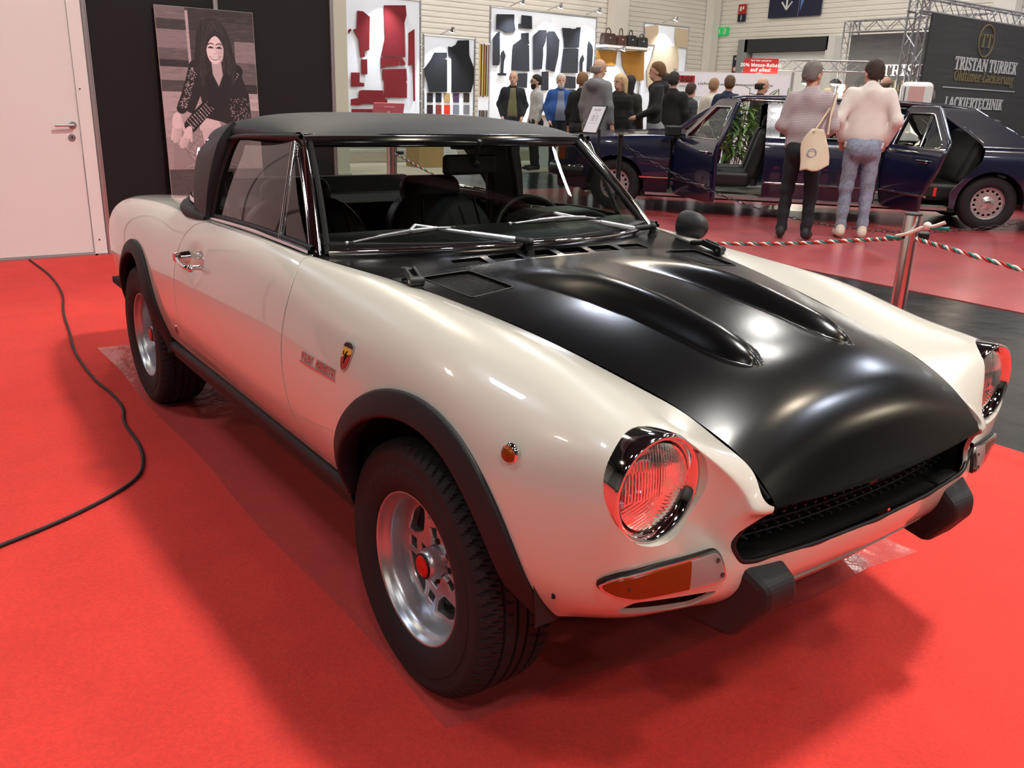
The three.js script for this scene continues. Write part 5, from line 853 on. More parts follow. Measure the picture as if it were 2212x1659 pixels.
  if (o.band) put('hem_band', nets((x, y, z) => Math.max(topB(x, Math.max(y, hem + .06), z) - .004, Math.abs(x) - .185, hem - .035 - y, y - hem - .03), [-.3, hem - .07, -.3], [.3, hem + .07, .3], c1 * .7), std(o.band, .9));
  // trousers
  const lr = o.legR ?? 1, kz = .02;
  const legs = s => [cap([s * .085, .93, 0], [s * (st - .005), .50, kz], .098 * lr, .068 * lr), cap([s * (st - .005), .50, kz], [s * st, .10, -.02], .066 * lr, .055 * lr)];
  const trB = blend([cap([-.07, .95, 0], [.07, .95, 0], .115, .115, .78), ell([.06, .88, -.06], [.09, .1, .085]), ell([-.06, .88, -.06], [.09, .1, .085]), ...legs(1), ...legs(-1)], .03);
  const trF = (x, y, z) => Math.max(trB(x, y, z) + .0035 * Math.sin(y * 38 + x * 9) * Math.sin(z * 21 + y * 11) * (y < .6 ? 1.6 : 1), y - 1.03, .065 - y);
  put('trousers', nets(trF, [-.30, .02, -.22], [.30, 1.08, .24], c1 * .85), o.legMat || std(o.legs ?? 0x1b1d26, .85));
  // shoes
  for (const s of [1, -1]) put('shoe', nets(blend([cap([s * st, .06, -.05], [s * (st + .02), .045, .12], .046, .038), cap([s * st, .09, -.04], [s * st, .12, -.03], .045, .045), cap([s * (st + .02), .035, .13], [s * (st + .025), .032, .17], .036, .028)], .02), [s * st - .12, -.03, -.15], [s * st + .14, .18, .24], far ? .018 : .01), std(o.shoes ?? 0x1a1817, .6));
  // hair and beard
  if (o.hair !== null) {
    const cut0 = (x, y, z) => { const zz = z - hz, lx = x * ct - zz * stn, lz = x * stn + zz * ct + .035; return Math.max(.0, 0) + (o.bald ? Math.max(hy + .0 - y, 0) : 0); };
    const cr = HD(ell([0, hy + .045, .005], [.088, .1, .105]));
    const face = HD((x, y, z) => { const line = hy + .055 + (o.fringe ?? 0) - Math.max(0, .05 - z) * 2.4; return line - y - .0; });
    const nape = hy - .05 - (o.hairLen ?? 0);
    const long = o.hairLen ? [HD(cap([0, hy + .02, -.03], [0, hy - .02 - o.hairLen, -.045], .095, .085))] : [];
    const hb = blend([cr, HD(ell([0, hy - .0, -.04], [.08, .085, .065])), ...long], .02);
    const nb = HD((x, y, z) => nape - y + Math.max(0, z - .0) * 1.2);
    const baldF = o.bald ? HD((x, y, z) => (y - hy - .045 + Math.abs(z + .02) * .1)) : () => -1;
    const hf = (x, y, z) => Math.max(hb(x, y, z) + .004 * Math.sin(x * 120 + y * 60) * Math.sin(z * 110 - y * 40), face(x, y, z), nb(x, y, z), baldF(x, y, z));
    put('hair', nets(hf, [-.16, hy - .12 - (o.hairLen ?? 0), hz - .20], [.16, hy + .17, hz + .17], c2), std(o.hair ?? 0x2a1d15, .8));
  }
  if (o.beard) put('beard', nets(HD((x, y, z) => Math.max(blend([ell([0, hy - .058, .052], [.062, .068, .066]), ell([0, hy - .1, .07], [.04, .04, .04])], .02)(x, y, z), y - (hy - .03) - Math.max(0, .08 - z) * .6, .02 - z)), [-.13, hy - .18, hz - .13], [.13, hy + .06, hz + .16], c2), std(o.beard, .9));
  const eyes = [-1, 1].map(s => { const p = H([s * .031, hy + .014, .108]); return ball(.0085, p, [1.3, .8, .6], 8); }), brow = [-1, 1].map(s => { const p = H([s * .032, hy + .034, .109]); return ball(.012, p, [1.5, .35, .6], 8); });
  put('eyes', merge(eyes), std(0x1b1412, .3)); put('brows', merge(brow), std(o.hair ?? 0x2a1d15, .9)); { const p = H([0, hy - .056, .114]); put('mouth', ball(.018, p, [1.1, .28, .4], 10), std(0x8e4a42, .6)); }
  if (o.glasses) put('glasses', merge([-1, 1].map(s => { const p = H([s * .033, hy + .012, .122]); const q = new THREE.TorusGeometry(.022, .0028, 6, 18); q.rotateY(tr); q.translate(...p); return q; }).concat([-1, 1].map(s => rod(H([s * .055, hy + .014, .115]), H([s * .08, hy + .012, .01]), .0028, 5)))), M.dark);
  if (o.extra) o.extra(t, S, { L, R, H, sh });
  return t;
}
const checkTex = noiseTex(128, 128, (x, y) => { const a = (x % 16 < 5 ? 1 : 0) + (y % 16 < 5 ? 1 : 0), k = a === 2 ? 96 : a === 1 ? 150 : 200; return [k, k * .93, k * .95]; }, true);
M.check = std(0xffffff, .85, 0, { map: clone(checkTex, 8, 8) });
const denim = noiseTex(128, 128, (x, y) => { const v = NZ_FINE[y * 512 + x], s = NZ_SOFT[y * 256 + x]; const k = .86 + .3 * (v - .5) + .14 * (s - .4); return [clamp(150 * k, 0, 255), clamp(160 * k, 0, 255), clamp(182 * k, 0, 255)]; }, true);
M.denim = std(0xffffff, .9, 0, { map: clone(denim, 3, 3) });
const toCam = (x, z) => Math.atan2(1.479 - x, 1.575 - z);           // yaw that faces the viewer's side of the hall
// the two men looking into the limousine
person({ x: -4.14, z: -6.21, yaw: toCam(-4.14, -6.21) + Math.PI - .1, h: 1.755, far: false, label: 'man in a grey checked shirt with a canvas tote bag, seen from behind', topMat: M.check, legs: 0x14161f, shoes: 0x1d1d20, hair: 0x6f6a66, skin: 0xc2917a, armL: 'front', armR: 'front', stance: .125, turn: -.55, belly: .12, w: 1.05, hem: .88, legR: 1.02, strap: 0x17181f, group: 'visitors by the limousine',
  });
person({ x: -3.9, z: -6.87, yaw: toCam(-3.9, -6.87) + Math.PI + .12, h: 1.83, far: false, label: 'man in a pale pink sweater and light jeans leaning towards the limousine', top: 0xd6cdc8, legMat: M.denim, shoes: 0xd8cdbd, hair: 0x33241b, skin: 0xc4927a, armL: 'pocket', armR: 'pocket', stance: .105, lean: .10, nod: 1.2, turn: .45, w: 1.08, hem: .93, wrinkle: .003, band: 0xcfc5bf, legR: .97, group: 'visitors by the limousine' });
{ // tote bag on the checked shirt's right shoulder
  const a = toCam(-4.14, -6.21) + Math.PI - .1, fx = Math.sin(a), fz = Math.cos(a), rx = -Math.cos(a), rz = Math.sin(a); // forward, right
  const P = (r, y, f) => [-4.14 + rx * r + fx * f, y, -6.21 + rz * r + fz * f];
  const t = thing('tote_bag', 'natural canvas tote bag hanging from the shoulder of the man in the checked shirt', 'bag', P(.13, 0, -.27), a);
  const bagG = nets((x, y, z) => { const w = interp([[.70, .125], [.8, .135], [.95, .13], [1.05, .10], [1.14, .05]], y), top = 1.13; return Math.max(Math.abs(x - .015 * Math.sin(y * 14)) - w, .725 + Math.max(0, -x) * .35 + .012 * Math.sin(x * 30) - y, y - top, Math.abs(z) - .055 * Math.sqrt(Math.max(0, 1 - (x / .15) ** 2)) * (1.15 - y) / .3 - .008 + .006 * Math.sin(x * 26 + y * 14)); }, [-.24, .68, -.12], [.24, 1.16, .12], .011);
  mesh('bag_body', bagG, std(0xd9ccb4, .9), t);
  for (const k of [-.03, .03]) mesh('bag_strap', tube([[-.10, 1.08, k], [-.10, 1.25, .04 + k], [-.115, 1.41, .16 + k], [-.12, 1.455, .22 + k], [-.09, 1.40, .30], [-.04, 1.25, .12 + k], [.03, 1.1, k]], .008, 40, 6), std(0xcfc1a6, .9), t);
  const pr = new THREE.TorusGeometry(.04, .006, 6, 20); pr.scale(1, 1, .4); pr.translate(.02, .9, -.062); mesh('bag_print', pr, std(0x9aa0b4, .9), t);
}
// visitors further back: [x, z, options]; yaw given as a turn away from facing the viewer
const crowd = [
  [-13.0, -8.95, 0, { h: 1.82, label: 'balding man in a dark open jacket over an olive shirt', top: 0x15171d, open: 0x6a6a48, hair: 0x7a6f66, bald: true, legs: 0x20263a, shoes: 0xd9d6d0, turn: -.2, armL: 'pocket' }],
  [-12.3, -9.0, -1.25, { h: 1.76, label: 'bearded man with glasses in a pale grey shirt', top: 0xa9a8a4, hair: 0x191412, beard: 0x1b1512, glasses: true, legs: 0x17181c, armL: 'down', hem: .88 }],
  [-11.7, -9.1, .1, { h: 1.78, label: 'white-bearded man in a royal blue jacket over a grey shirt', top: 0x1f4a8a, open: 0x6f7688, hair: 0xb6b2ac, beard: 0xb9b4ac, legs: 0x1a1c22, bulk: .02, belly: .15, armL: 'pocket' }],
  [-9.5, -7.75, 2.6, { h: 1.74, label: 'person in a black coat mostly hidden behind the grey hoodie', top: 0x101114, hair: 0x7a5a3c, legs: 0x15161a }],
  [-8.63, -7.31, 2.5, { h: 1.9, label: 'balding man in a grey hooded sweatshirt', top: 0x77787a, hood: true, hair: 0x8b7f74, bald: true, legs: 0x6a6c70, armL: 'down', turn: -.5, bulk: .01 }],
  [-8.75, -7.85, -.3, { h: 1.72, label: 'blonde woman in a dark quilted jacket', top: 0x1c1a1a, puffer: true, hair: 0xcdb083, hairLen: .14, legs: 0x1c1d24, w: .9, turn: -.5 }],
  [-9.05, -8.35, 2.7, { h: 1.72, label: 'person with long dark hair in an olive coat behind the blonde woman', top: 0x2b2a22, hair: 0x231a16, hairLen: .2, legs: 0x1f2a44, w: .95 }],
  [-8.0, -7.9, -1.5, { h: 1.88, label: 'young man in a black jacket with a grey hood, holding a phone', top: 0x131316, hood: true, hair: 0x6a4a30, legs: 0x8a8c90, armL: 'phone', armR: 'down', turn: -.1 }],
  [-8.6, -8.85, 2.9, { h: 1.79, label: 'man in a black jacket seen from behind beside the beige panel', top: 0x121214, hair: 0x2a211c, legs: 0x121316, w: 1.05 }],
  [-9.0, -9.05, 2.6, { h: 1.78, label: 'slim man in a dark suit next to the black jacket', top: 0x17171b, hair: 0x1d1613, legs: 0x15161a, w: .95, turn: .4 }],
  [-9.1, -9.78, 2.2, { h: 1.66, label: 'short-haired person in a dark grey quilted jacket before the white notice board', top: 0x33373a, puffer: true, hair: 0x3a2c22, legs: 0x20242c, w: .95, turn: .3 }],
  [-9.3, -10.55, 2.35, { h: 1.76, label: 'man in a cream jacket before the white notice board', top: 0xcfc8b8, hair: 0x8a6a4c, legs: 0x30343c, turn: .5, bulk: .02 }],
  [-8.4, -9.9, 2.5, { h: 1.78, label: 'broad man in a navy jacket before the white notice board', top: 0x161f3a, hair: 0x5a4230, legs: 0x1b1d24, turn: .6, w: 1.08, bulk: .02 }],
  [-7.9, -10.1, 2.0, { h: 1.76, label: 'man in dark green standing behind the potted bamboo', top: 0x23261f, hair: 0x2a211b, bald: true, legs: 0x191b22 }],
  [-8.0, -12.0, .3, { h: 1.66, label: 'fair-haired woman whose head shows between the two men', top: 0x2a2c34, hair: 0xc9b596, hairLen: .06, legs: 0x20222a, w: .9 }],
  [-8.6, -13.3, .1, { h: 1.78, label: 'bald man in black behind the fair-haired woman', top: 0x14151a, hair: null, legs: 0x16171c }],
  [-7.9, -12.9, .6, { h: 1.75, label: 'dark-haired man in black beside the bald man', top: 0x16161a, hair: 0x4a382a, legs: 0x16171c }],
  [-7.1, -12.25, 2.6, { h: 1.86, label: 'grey-haired man whose head shows right of the pink sweater', top: 0x3a3a44, hair: 0x6a5a4c, bald: true, legs: 0x1b1c22 }],
  [-5.6, -11.0, -1.0, { h: 1.66, label: 'tanned man in a navy top behind the limousine roof', top: 0x161a2c, hair: 0x6e675f, skin: 0xa26e54, legs: 0x1b1c22, nod: .6 }],
];
for (const [x, z, dyaw, o] of crowd) person({ x, z, yaw: toCam(x, z) + dyaw, group: 'visitors in the background', ...o });
// ---------------------------------------------------------------- dark blue limousine with open doors (local x forward from the rear wheel, z inward from the near side)
const limo = thing('limousine', 'dark blue stretched limousine with its doors standing open', 'limousine', [-3.495, .006, -8.965], -2.4124);
M.navy = phy(0x0b1030, .25, { clearcoat: 1, clearcoatRoughness: .04 }); M.limoTrim = std(0x0a0a0c, .5); M.hide = std(0x131214, .5);
const LW = 1.80, LB = 4.386;
const sideD = (s, y) => { let d = interp([[.15, .075], [.22, .055], [.32, .03], [.45, .01], [.60, 0], [.75, .006], [.86, .025], [.92, .05], [.95, .078], [1.10, .135], [1.25, .195], [1.38, .25], [1.42, .28]], y); if (s > 4.3) d += .10 * ((s - 4.3) / .85) ** 2; if (s < -.3) d += .12 * ((-.3 - s) / .85) ** 2; return d; };
const limoSide = (() => { const P = [], N = [], T = [], ns = 300, ny = 66; for (let i = 0; i <= ns; i++) for (let j = 0; j <= ny; j++) { const s = lerp(-1.2, 5.15, i / ns), y = lerp(.16, 1.42, j / ny), e = .004; P.push([s, y, sideD(s, y)]); const n = V3((sideD(s + e, y) - sideD(s - e, y)) / (2 * e), (sideD(s, y + e) - sideD(s, y - e)) / (2 * e), -1).normalize(); N.push([n.x, n.y, n.z]); } for (let i = 0; i < ns; i++) for (let j = 0; j < ny; j++) { const a = i * (ny + 1) + j, b = a + ny + 1; T.push([a, a + 1, b], [b, a + 1, b + 1]); } return soup({ P, N, T }); })();
const inPoly = P => (x, y) => -sdPoly(P, x, y);
const arch = (x, y) => Math.min(Math.hypot(x, y - .32) - .365, Math.hypot(x - LB, y - .32) - .365, y < .32 ? Math.abs(x) - .365 : 9, y < .32 ? Math.abs(x - LB) - .365 : 9);
const FAR = g => { const m = mirrorZ(g); m.translate(0, 0, LW); return m; };
const FENDER = roundPoly([[3.725, .24], [5.13, .26], [5.14, .80], [4.6, .865], [3.9, .905], [3.725, .915]], .02);
const MIDP = roundPoly([[1.27, .24], [2.58, .24], [2.60, .92], [2.61, 1.36], [1.30, 1.36], [1.27, .92]], .015), MIDW = roundPoly([[1.42, .94], [2.44, .94], [2.44, 1.30], [1.42, 1.30]], .03);
const REARP = roundPoly([[-1.18, .26], [.42, .24], [.46, .42], [.16, .80], [.14, .93], [.20, 1.0], [.68, 1.33], [.70, 1.40], [.26, 1.36], [-.26, 1.07], [-.40, .985], [-1.15, .93]], .02);
const bodyPart = (n, P, holes, far, m = M.navy) => { let S = cut(cut(limoSide, inPoly(P)), arch); for (const h of holes) S = cut(S, (x, y) => sdPoly(h, x, y)); const g = soupGeo(S, .02); mesh(n, g, m, limo); if (far) mesh(n, FAR(g), m, limo); };
bodyPart('front_wing', FENDER, [], true); bodyPart('middle_side', MIDP, [MIDW], true); bodyPart('rear_wing', REARP, [], true);
bodyPart('lower_cladding', [[3.725, .25], [4.2, .25], [4.2, .425], [3.725, .425]], [], false, std(0x2a2030, .5));
// far side doors closed in the rear, front far doorway left open as seen through the near one
{ const RD = roundPoly([[.48, .26], [1.26, .26], [1.26, 1.36], [.72, 1.36], [.2, .98], [.2, .8]], .02), RW = roundPoly([[.5, .95], [1.2, .95], [1.2, 1.29], [.78, 1.29]], .02); mesh('far_rear_door', FAR(soupGeo(cut(cut(cut(limoSide, inPoly(RD)), arch), (x, y) => sdPoly(RW, x, y)), .02)), M.navy, limo); }
const across = (pts, dIn, lift, n = 20) => surf((u, v) => { const k = u * (pts.length - 1), i = Math.min(pts.length - 2, Math.floor(k)), f = k - i, s = lerp(pts[i][0], pts[i + 1][0], f), y = lerp(pts[i][1], pts[i + 1][1], f), d = lerp(pts[i][2], pts[i + 1][2], f), t = v * 2 - 1; return [s + (pts.bow ?? 0) * (1 - t * t), y + lift * (1 - t * t), lerp(d, LW - d, v)]; }, (pts.length - 1) * 6, n);
const bonn = [[3.70, .945, .10], [4.0, .94, .085], [4.4, .915, .075], [4.8, .88, .09], [5.05, .845, .15], [5.12, .80, .2]];
mesh('bonnet', across(bonn, 0, .055), M.navy, limo);
{ const w = bonn.map(([s, y, d]) => [s, y, d]); [0, 1].map(f => mesh('wing_top', (() => { const g = surf((u, v) => { const k = u * 5, i = Math.min(4, Math.floor(k)), q = k - i, s = lerp(w[i][0], w[i + 1][0], q), y0 = lerp(w[i][1], w[i + 1][1], q), d0 = lerp(w[i][2], w[i + 1][2], q), yb = interp([[3.7, .912], [4.6, .86], [5.14, .79]], s), db = sideD(s, yb); return [s, lerp(y0, yb, v) + .012 * Math.sin(v * Math.PI), lerp(d0, db, v)]; }, 24, 5, true); return f ? FAR(g) : g; })(), M.navy, limo)); }
mesh('bonnet_front', [surf((u, v) => [5.12 + .03 * Math.sin(u * Math.PI), lerp(.80, .26, v), lerp(.16, LW - .16, u)], 10, 4)], M.limoTrim, limo);
const roofPts = [[3.04, 1.395, .26], [2.9, 1.42, .285], [2.4, 1.435, .29], [1.6, 1.435, .29], [1.0, 1.42, .29], [.5, 1.39, .285], [.27, 1.36, .28]];
mesh('roof', [across(roofPts, 0, .03), ...[0, 1].map(f => { const g = tube(roofPts.map(([s, y, d]) => [s, y - .018, d - .012]), .03, 60, 10); return f ? FAR(g) : g; })], M.navy, limo);
mesh('roof_rail_chrome', [0, 1].map(f => { const g = tube([[3.68, .955, .09], [3.35, 1.20, .185], [3.05, 1.372, .245], [2.5, 1.385, .262], [1.5, 1.385, .262], [.75, 1.365, .255], [.42, 1.19, .18], [.17, 1.0, .095]], .009, 90, 6); return f ? FAR(g) : g; }), M.chrome, limo);
mesh('screen_pillar', [0, 1].map(f => { const g = tube([[3.74, .94, .10], [3.4, 1.19, .19], [3.06, 1.385, .26]], .028, 20, 8); return f ? FAR(g) : g; }), M.navy, limo);
mesh('windscreen', across([[3.78, .96, .13], [3.42, 1.19, .2], [3.08, 1.39, .28]], 0, .01, 16), M.glassTint, limo);
mesh('rear_screen', across([[.27, 1.355, .3], [0, 1.2, .24], [-.27, 1.06, .2]], 0, .012, 12), M.glassTint, limo);
mesh('rear_screen_chrome', [tube([[.27, 1.36, .275], [0, 1.205, .215], [-.27, 1.065, .18], [-.30, 1.05, .3], [-.31, 1.05, LW - .3], [-.27, 1.065, LW - .18], [0, 1.205, LW - .215], [.27, 1.36, LW - .275]], .014, 80, 6)], M.chrome, limo);
mesh('boot_lid', across([[-.28, 1.05, .18], [-.5, .99, .12], [-1.0, .955, .12], [-1.18, .93, .2]], 0, .02), M.navy, limo);
mesh('tail', surf((u, v) => [-1.19, lerp(.93, .28, v), lerp(.16, LW - .16, u)], 6, 3), M.navy, limo);
mesh('middle_glass', [soupGeo(cut(limoSide, inPoly(MIDW)), 0, -.012), FAR(soupGeo(cut(limoSide, inPoly(MIDW)), 0, -.012))], M.glassTint, limo);
mesh('sill_chrome', [0, 1].map(f => { const g = box(3.55, .03, .05, [2.22, .232, .055]); return f ? FAR(g) : g; }), std(0xb9a6ae, .35, .8), limo);
mesh('side_strip', [box(.36, .022, .02, [3.9, .435, .004], [0, 0, 0], .006), box(1.3, .022, .02, [1.93, .435, .004], [0, 0, 0], .006), box(.75, .022, .02, [-.77, .45, .03], [0, -.12, 0], .006)], M.chrome, limo);
mesh('floor_pan', [box(3.7, .04, 1.66, [2.2, .215, .9]), box(.9, .3, 1.1, [4.5, .45, .9]), box(1.0, .3, 1.1, [-.4, .45, .9]), box(.04, .6, 1.6, [3.72, .6, .9]), box(.04, .75, 1.5, [-.05, .65, .9])], M.under, limo);
[0, LB].map(s => mesh('wheel_house', (() => { const g = surf((u, v) => { const a = u * Math.PI; return [s + .37 * Math.cos(a), .32 + .37 * Math.sin(a), lerp(.03, .36, v)]; }, 24, 2); return g; })(), M.dark, limo));
mesh('carpet_floor', box(3.6, .012, 1.6, [2.2, .245, .9]), std(0x8f8a80, .9), limo);
// front light unit
{ const g = new THREE.Group(); g.name = 'front_lamp'; limo.add(g); mesh('lamp_housing', box(.08, .2, .5, [5.10, .68, .38], [0, .2, 0], .01), M.steel, g); mesh('lamp_glass', box(.02, .18, .34, [5.15, .68, .45], [0, .15, 0], .006), phy(0xe8ecf0, .1, { transmission: .6, thickness: .01 }), g); mesh('turn_lamp', box(.16, .17, .05, [5.05, .68, .10], [0, .55, 0], .008), M.amber, g);
  mesh('bumper', [tube([[4.78, .46, .02], [5.0, .46, .05], [5.2, .46, .2], [5.25, .46, .9], [5.2, .46, LW - .2], [4.9, .46, LW - .02]], .06, 60, 10)], M.limoTrim, limo); mesh('bumper_chrome', [tube([[4.78, .52, .0], [5.0, .52, .03], [5.22, .52, .19], [5.27, .52, .9], [5.22, .52, LW - .19]], .018, 50, 8)], M.chrome, limo); }
// open doors
function limoDoor(name, hinge, ang, body, win, handleX, mirror) {
  const g = new THREE.Group(); g.name = name; limo.add(g); g.position.set(hinge, 0, .02); g.rotation.y = ang;   // local -x runs rearwards along the shut door
  const S = (P, h) => { let q = cut(limoSide.map(t => t.map(v => [v[0] - hinge, ...v.slice(1)])), inPoly(P)); for (const w of h) q = cut(q, (x, y) => sdPoly(w, x, y)); return q; };
  const sk = S(body, [win]); mesh('door_skin', soupGeo(sk, .03), M.navy, g); const inn = soupGeo(sk, 0, -.05); mesh('door_lining', inn, std(0x2a0e14, .5), g);
  mesh('door_edge', tube(body.map(p => [p[0], p[1], sideD(hinge + p[0], p[1]) + .028]), .022, 120, 6, true), M.navy, g);
  mesh('door_glass', soupGeo(S(win, []), 0, -.02), M.glassTint, g);
  mesh('window_chrome', tube(win.map(p => [p[0], p[1], sideD(hinge + p[0], p[1]) + .0]), .009, 100, 6, true), M.chrome, g);
  mesh('door_handle', box(.2, .035, .03, [handleX, .80, -.012], [0, 0, 0], .01), M.chrome, g);
  mesh('side_strip', box(Math.abs(body[0][0]) * .2 + .75, .022, .02, [-.5, .435, .002], [0, 0, 0], .006), M.chrome, g);
  mesh('door_reflector', box(.012, .09, .03, [-1.03, .50, .05]), std(0xd0301c, .4), g);
  if (mirror) { mesh('mirror_head', box(.09, .12, .2, [-.12, 1.0, -.06], [0, .2, 0], .02), M.limoTrim, g); mesh('mirror_foot', box(.06, .06, .12, [-.1, .95, .02], [0, 0, 0], .01), M.limoTrim, g); }
  return g;
}
const FD = roundPoly([[-1.08, .26], [-.02, .26], [0, .45], [0, .90], [-.10, .95], [-.64, 1.365], [-1.09, 1.37], [-1.10, .9]], .03), FW = roundPoly([[-.20, .945], [-.66, 1.30], [-1.03, 1.30], [-1.04, .945]], .02);
const fd = limoDoor('front_door', 3.70, -1.12, FD, FW, -.90, true);
mesh('quarter_divider', rod([-.42, .945, .10], [-.47, 1.17, .18], .008, 6), M.chrome, fd);
const RDO = roundPoly([[-.76, .26], [-.02, .26], [0, .45], [0, 1.36], [-.56, 1.365], [-1.02, 1.01], [-1.07, .90], [-1.03, .70], [-.80, .42]], .03), RWO = roundPoly([[-.06, .945], [-.06, 1.30], [-.55, 1.30], [-.95, .99], [-.94, .945]], .02);
const rd = limoDoor('rear_door', 1.26, -1.2, RDO, RWO, -.80, false);
mesh('quarter_divider', rod([-.56, .945, .10], [-.52, 1.30, .215], .011, 6), M.chrome, rd);
mesh('window_curtain', surf((u, v) => [lerp(-.60, -.90, u) + .0 * v, lerp(1.25 - u * .22, .95, v), .17 - v * .05 + .012 * Math.sin(u * 40)], 30, 6), std(0x3a3f48, .9), rd);
// seats
for (const [s, d, nm] of [[2.75, .45, 'seat'], [2.75, 1.35, 'seat']]) { const g = new THREE.Group(); g.name = nm; limo.add(g); g.position.set(s, .25, d); mesh('seat_cushion', tf(new RoundedBoxGeometry(.52, .2, .52, 3, .07), [.22, .2, 0]), M.hide, g); mesh('seat_back', tf(new RoundedBoxGeometry(.17, .62, .5, 3, .07), [-.1, .5, 0], [0, 0, .28]), M.hide, g); mesh('headrest', tf(new RoundedBoxGeometry(.1, .18, .28, 3, .045), [-.22, .88, 0], [0, 0, .2]), M.hide, g); }
{ const g = new THREE.Group(); g.name = 'rear_bench'; limo.add(g); mesh('bench_cushion', tf(new RoundedBoxGeometry(.55, .22, 1.4, 3, .07), [.45, .42, .9]), M.hide, g); mesh('bench_back', tf(new RoundedBoxGeometry(.2, .68, 1.4, 3, .08), [.18, .80, .9], [0, 0, .35]), M.hide, g); for (const d of [.5, 1.3]) mesh('headrest', tf(new RoundedBoxGeometry(.1, .2, .34, 3, .045), [.0, 1.16, d], [0, 0, .3]), M.hide, g); mesh('bench_piping', [[.3, .45], [.3, .7], [.3, .95]].map(([a, d]) => rod([.30, .55, d], [.12, 1.08, d], .012, 6)), std(0x9a8f7c, .6), g); }
mesh('dashboard', [box(.4, .2, 1.45, [3.5, .86, .9], [0, 0, .2], .05)], M.hide, limo);
{ const g = new THREE.Group(); g.name = 'steering_wheel'; limo.add(g); g.position.set(3.2, .88, .45); g.rotation.set(0, Math.PI / 2, 0); g.rotateX(.4); mesh('wheel_rim', new THREE.TorusGeometry(.19, .015, 8, 30), M.hide, g); mesh('wheel_hub', cyl(.08, .08, .03, [0, 0, 0], [Math.PI / 2, 0, 0]), M.hide, g); }
mesh('minibar_box', box(.3, .3, .4, [.95, .4, .45], [0, 0, 0], .02), std(0x1a2030, .5), limo);
// wheels
const lrimF = (() => { const holes = []; for (let k = 0; k < 15; k++) { const a = k / 15 * Math.PI * 2, p = (r, b) => [r * Math.cos(b), r * Math.sin(b)]; holes.push(roundPoly([p(.126, a - .13), p(.158, a - .13), p(.158, a + .13), p(.126, a + .13)].reverse(), .008, 3)); } const o = []; for (let i = 0; i < 80; i++) o.push([.175 * Math.cos(i / 80 * 6.2832), .175 * Math.sin(i / 80 * 6.2832)]); return extr(o, .02, .003, holes); })();
const lrimB = (() => { const g = lathe([[.165, .034], [.172, .04], [.178, .06], [.19, .075], [.194, .07], [.19, .0], [.185, -.12]], 60); g.rotateX(Math.PI / 2); return g; })();
const lty = (() => { const g = lathe([[.185, .08], [.2, .098], [.235, .105], [.275, .1], [.305, .085], [.318, .06], [.321, 0], [.318, -.06], [.3, -.09], [.2, -.095]], 64); g.rotateX(Math.PI / 2); return g; })();
for (const [s, f] of [[0, 0], [LB, 0], [0, 1], [LB, 1]]) {
  const w = new THREE.Group(); w.name = 'wheel'; limo.add(w); w.position.set(s, .321, f ? LW - .16 : .16); if (!f) w.rotation.y = Math.PI;
  mesh('tyre', lty, M.tyre, w); mesh('rim', [lrimB.clone(), tf(lrimF.clone(), [0, 0, .03]), tf(lathe([[.0001, .07], [.045, .07], [.05, .06], [.09, .05], [.1, .04]], 30), [0, 0, 0], [Math.PI / 2, 0, 0])], std(0xbfb6b8, .35, .7), w); mesh('rim_back', cyl(.17, .17, .01, [0, 0, .0], [Math.PI / 2, 0, 0], 30), M.dark, w); mesh('hub_cap', tf(lathe([[.0001, .078], [.03, .077], [.042, .07]], 24), [0, 0, 0], [Math.PI / 2, 0, 0]), M.steel, w);
  for (let k = 0; k < 5; k++) mesh('wheel_bolt', cyl(.009, .009, .015, [.068 * Math.cos(k * 1.2566), .068 * Math.sin(k * 1.2566), .062], [Math.PI / 2, 0, 0], 6), M.steel, w);
}
// ---------------------------------------------------------------- signs, banners, trusses, plants and posts on the far right
const lettering = (s, size, mat, parent, pos, turn = 0, f = font, depth = .012, name = 'lettering', squash = 1) => { const g = text3(s, size, depth, f); g.computeBoundingBox(); const c = g.boundingBox.getCenter(V3(0, 0, 0)); g.translate(-c.x, -c.y, 0); g.scale(squash, 1, 1); g.rotateY(turn); g.translate(...pos); return mesh(name, g, mat, parent); };
M.navySign = std(0x141b3a, .5); M.whiteP = std(0xeeeeee, .5); M.gold = std(0x6a6040, .6); M.truss = std(0x9c9ea2, .35, .8);
// hall corner column, pilasters, gate
struct('trim_7', box(.3, HH, .3, [HX0 + .17, HH / 2, HZ0 + .2]), std(0xe6e2da, .7), 'white corner column of the hall');
struct('trim_8', box(.3, HH, .5, [HX0 + .2, HH / 2, -15.6]), std(0xe6e2da, .7), 'white wall column');
struct('trim_9', box(.5, HH, .3, [-8.9, HH / 2, HZ0 + .2]), std(0xe6e2da, .7), 'white wall column');
{ const d = new THREE.Group(); d.name = 'door_2'; d.userData = { kind: 'structure', label: 'wide hall gate with a dark lintel and white curtain behind' }; scene.add(d);
  mesh('lintel', box(2.75, .34, .3, [-14.65, 2.98, HZ0 + .18]), std(0x2c302f, .6), d); mesh('jamb', box(.34, 3.15, .3, [-16.1, 1.575, HZ0 + .18]), std(0x8f9492, .6), d); mesh('jamb', box(.25, 3.15, .3, [-13.2, 1.575, HZ0 + .18]), std(0xd8d8d4, .6), d); mesh('gate_curtain', box(2.6, 2.8, .04, [-14.6, 1.4, HZ0 + .08]), std(0xf4f4f2, .7), d); }
const wallSign = (name, label, x, y, w, h, mat, z = HZ0 + .06) => { const t = thing(name, label, 'sign', [x, y, z]); mesh('plate', box(w, h, .04, [0, 0, 0]), mat, t); return t; };
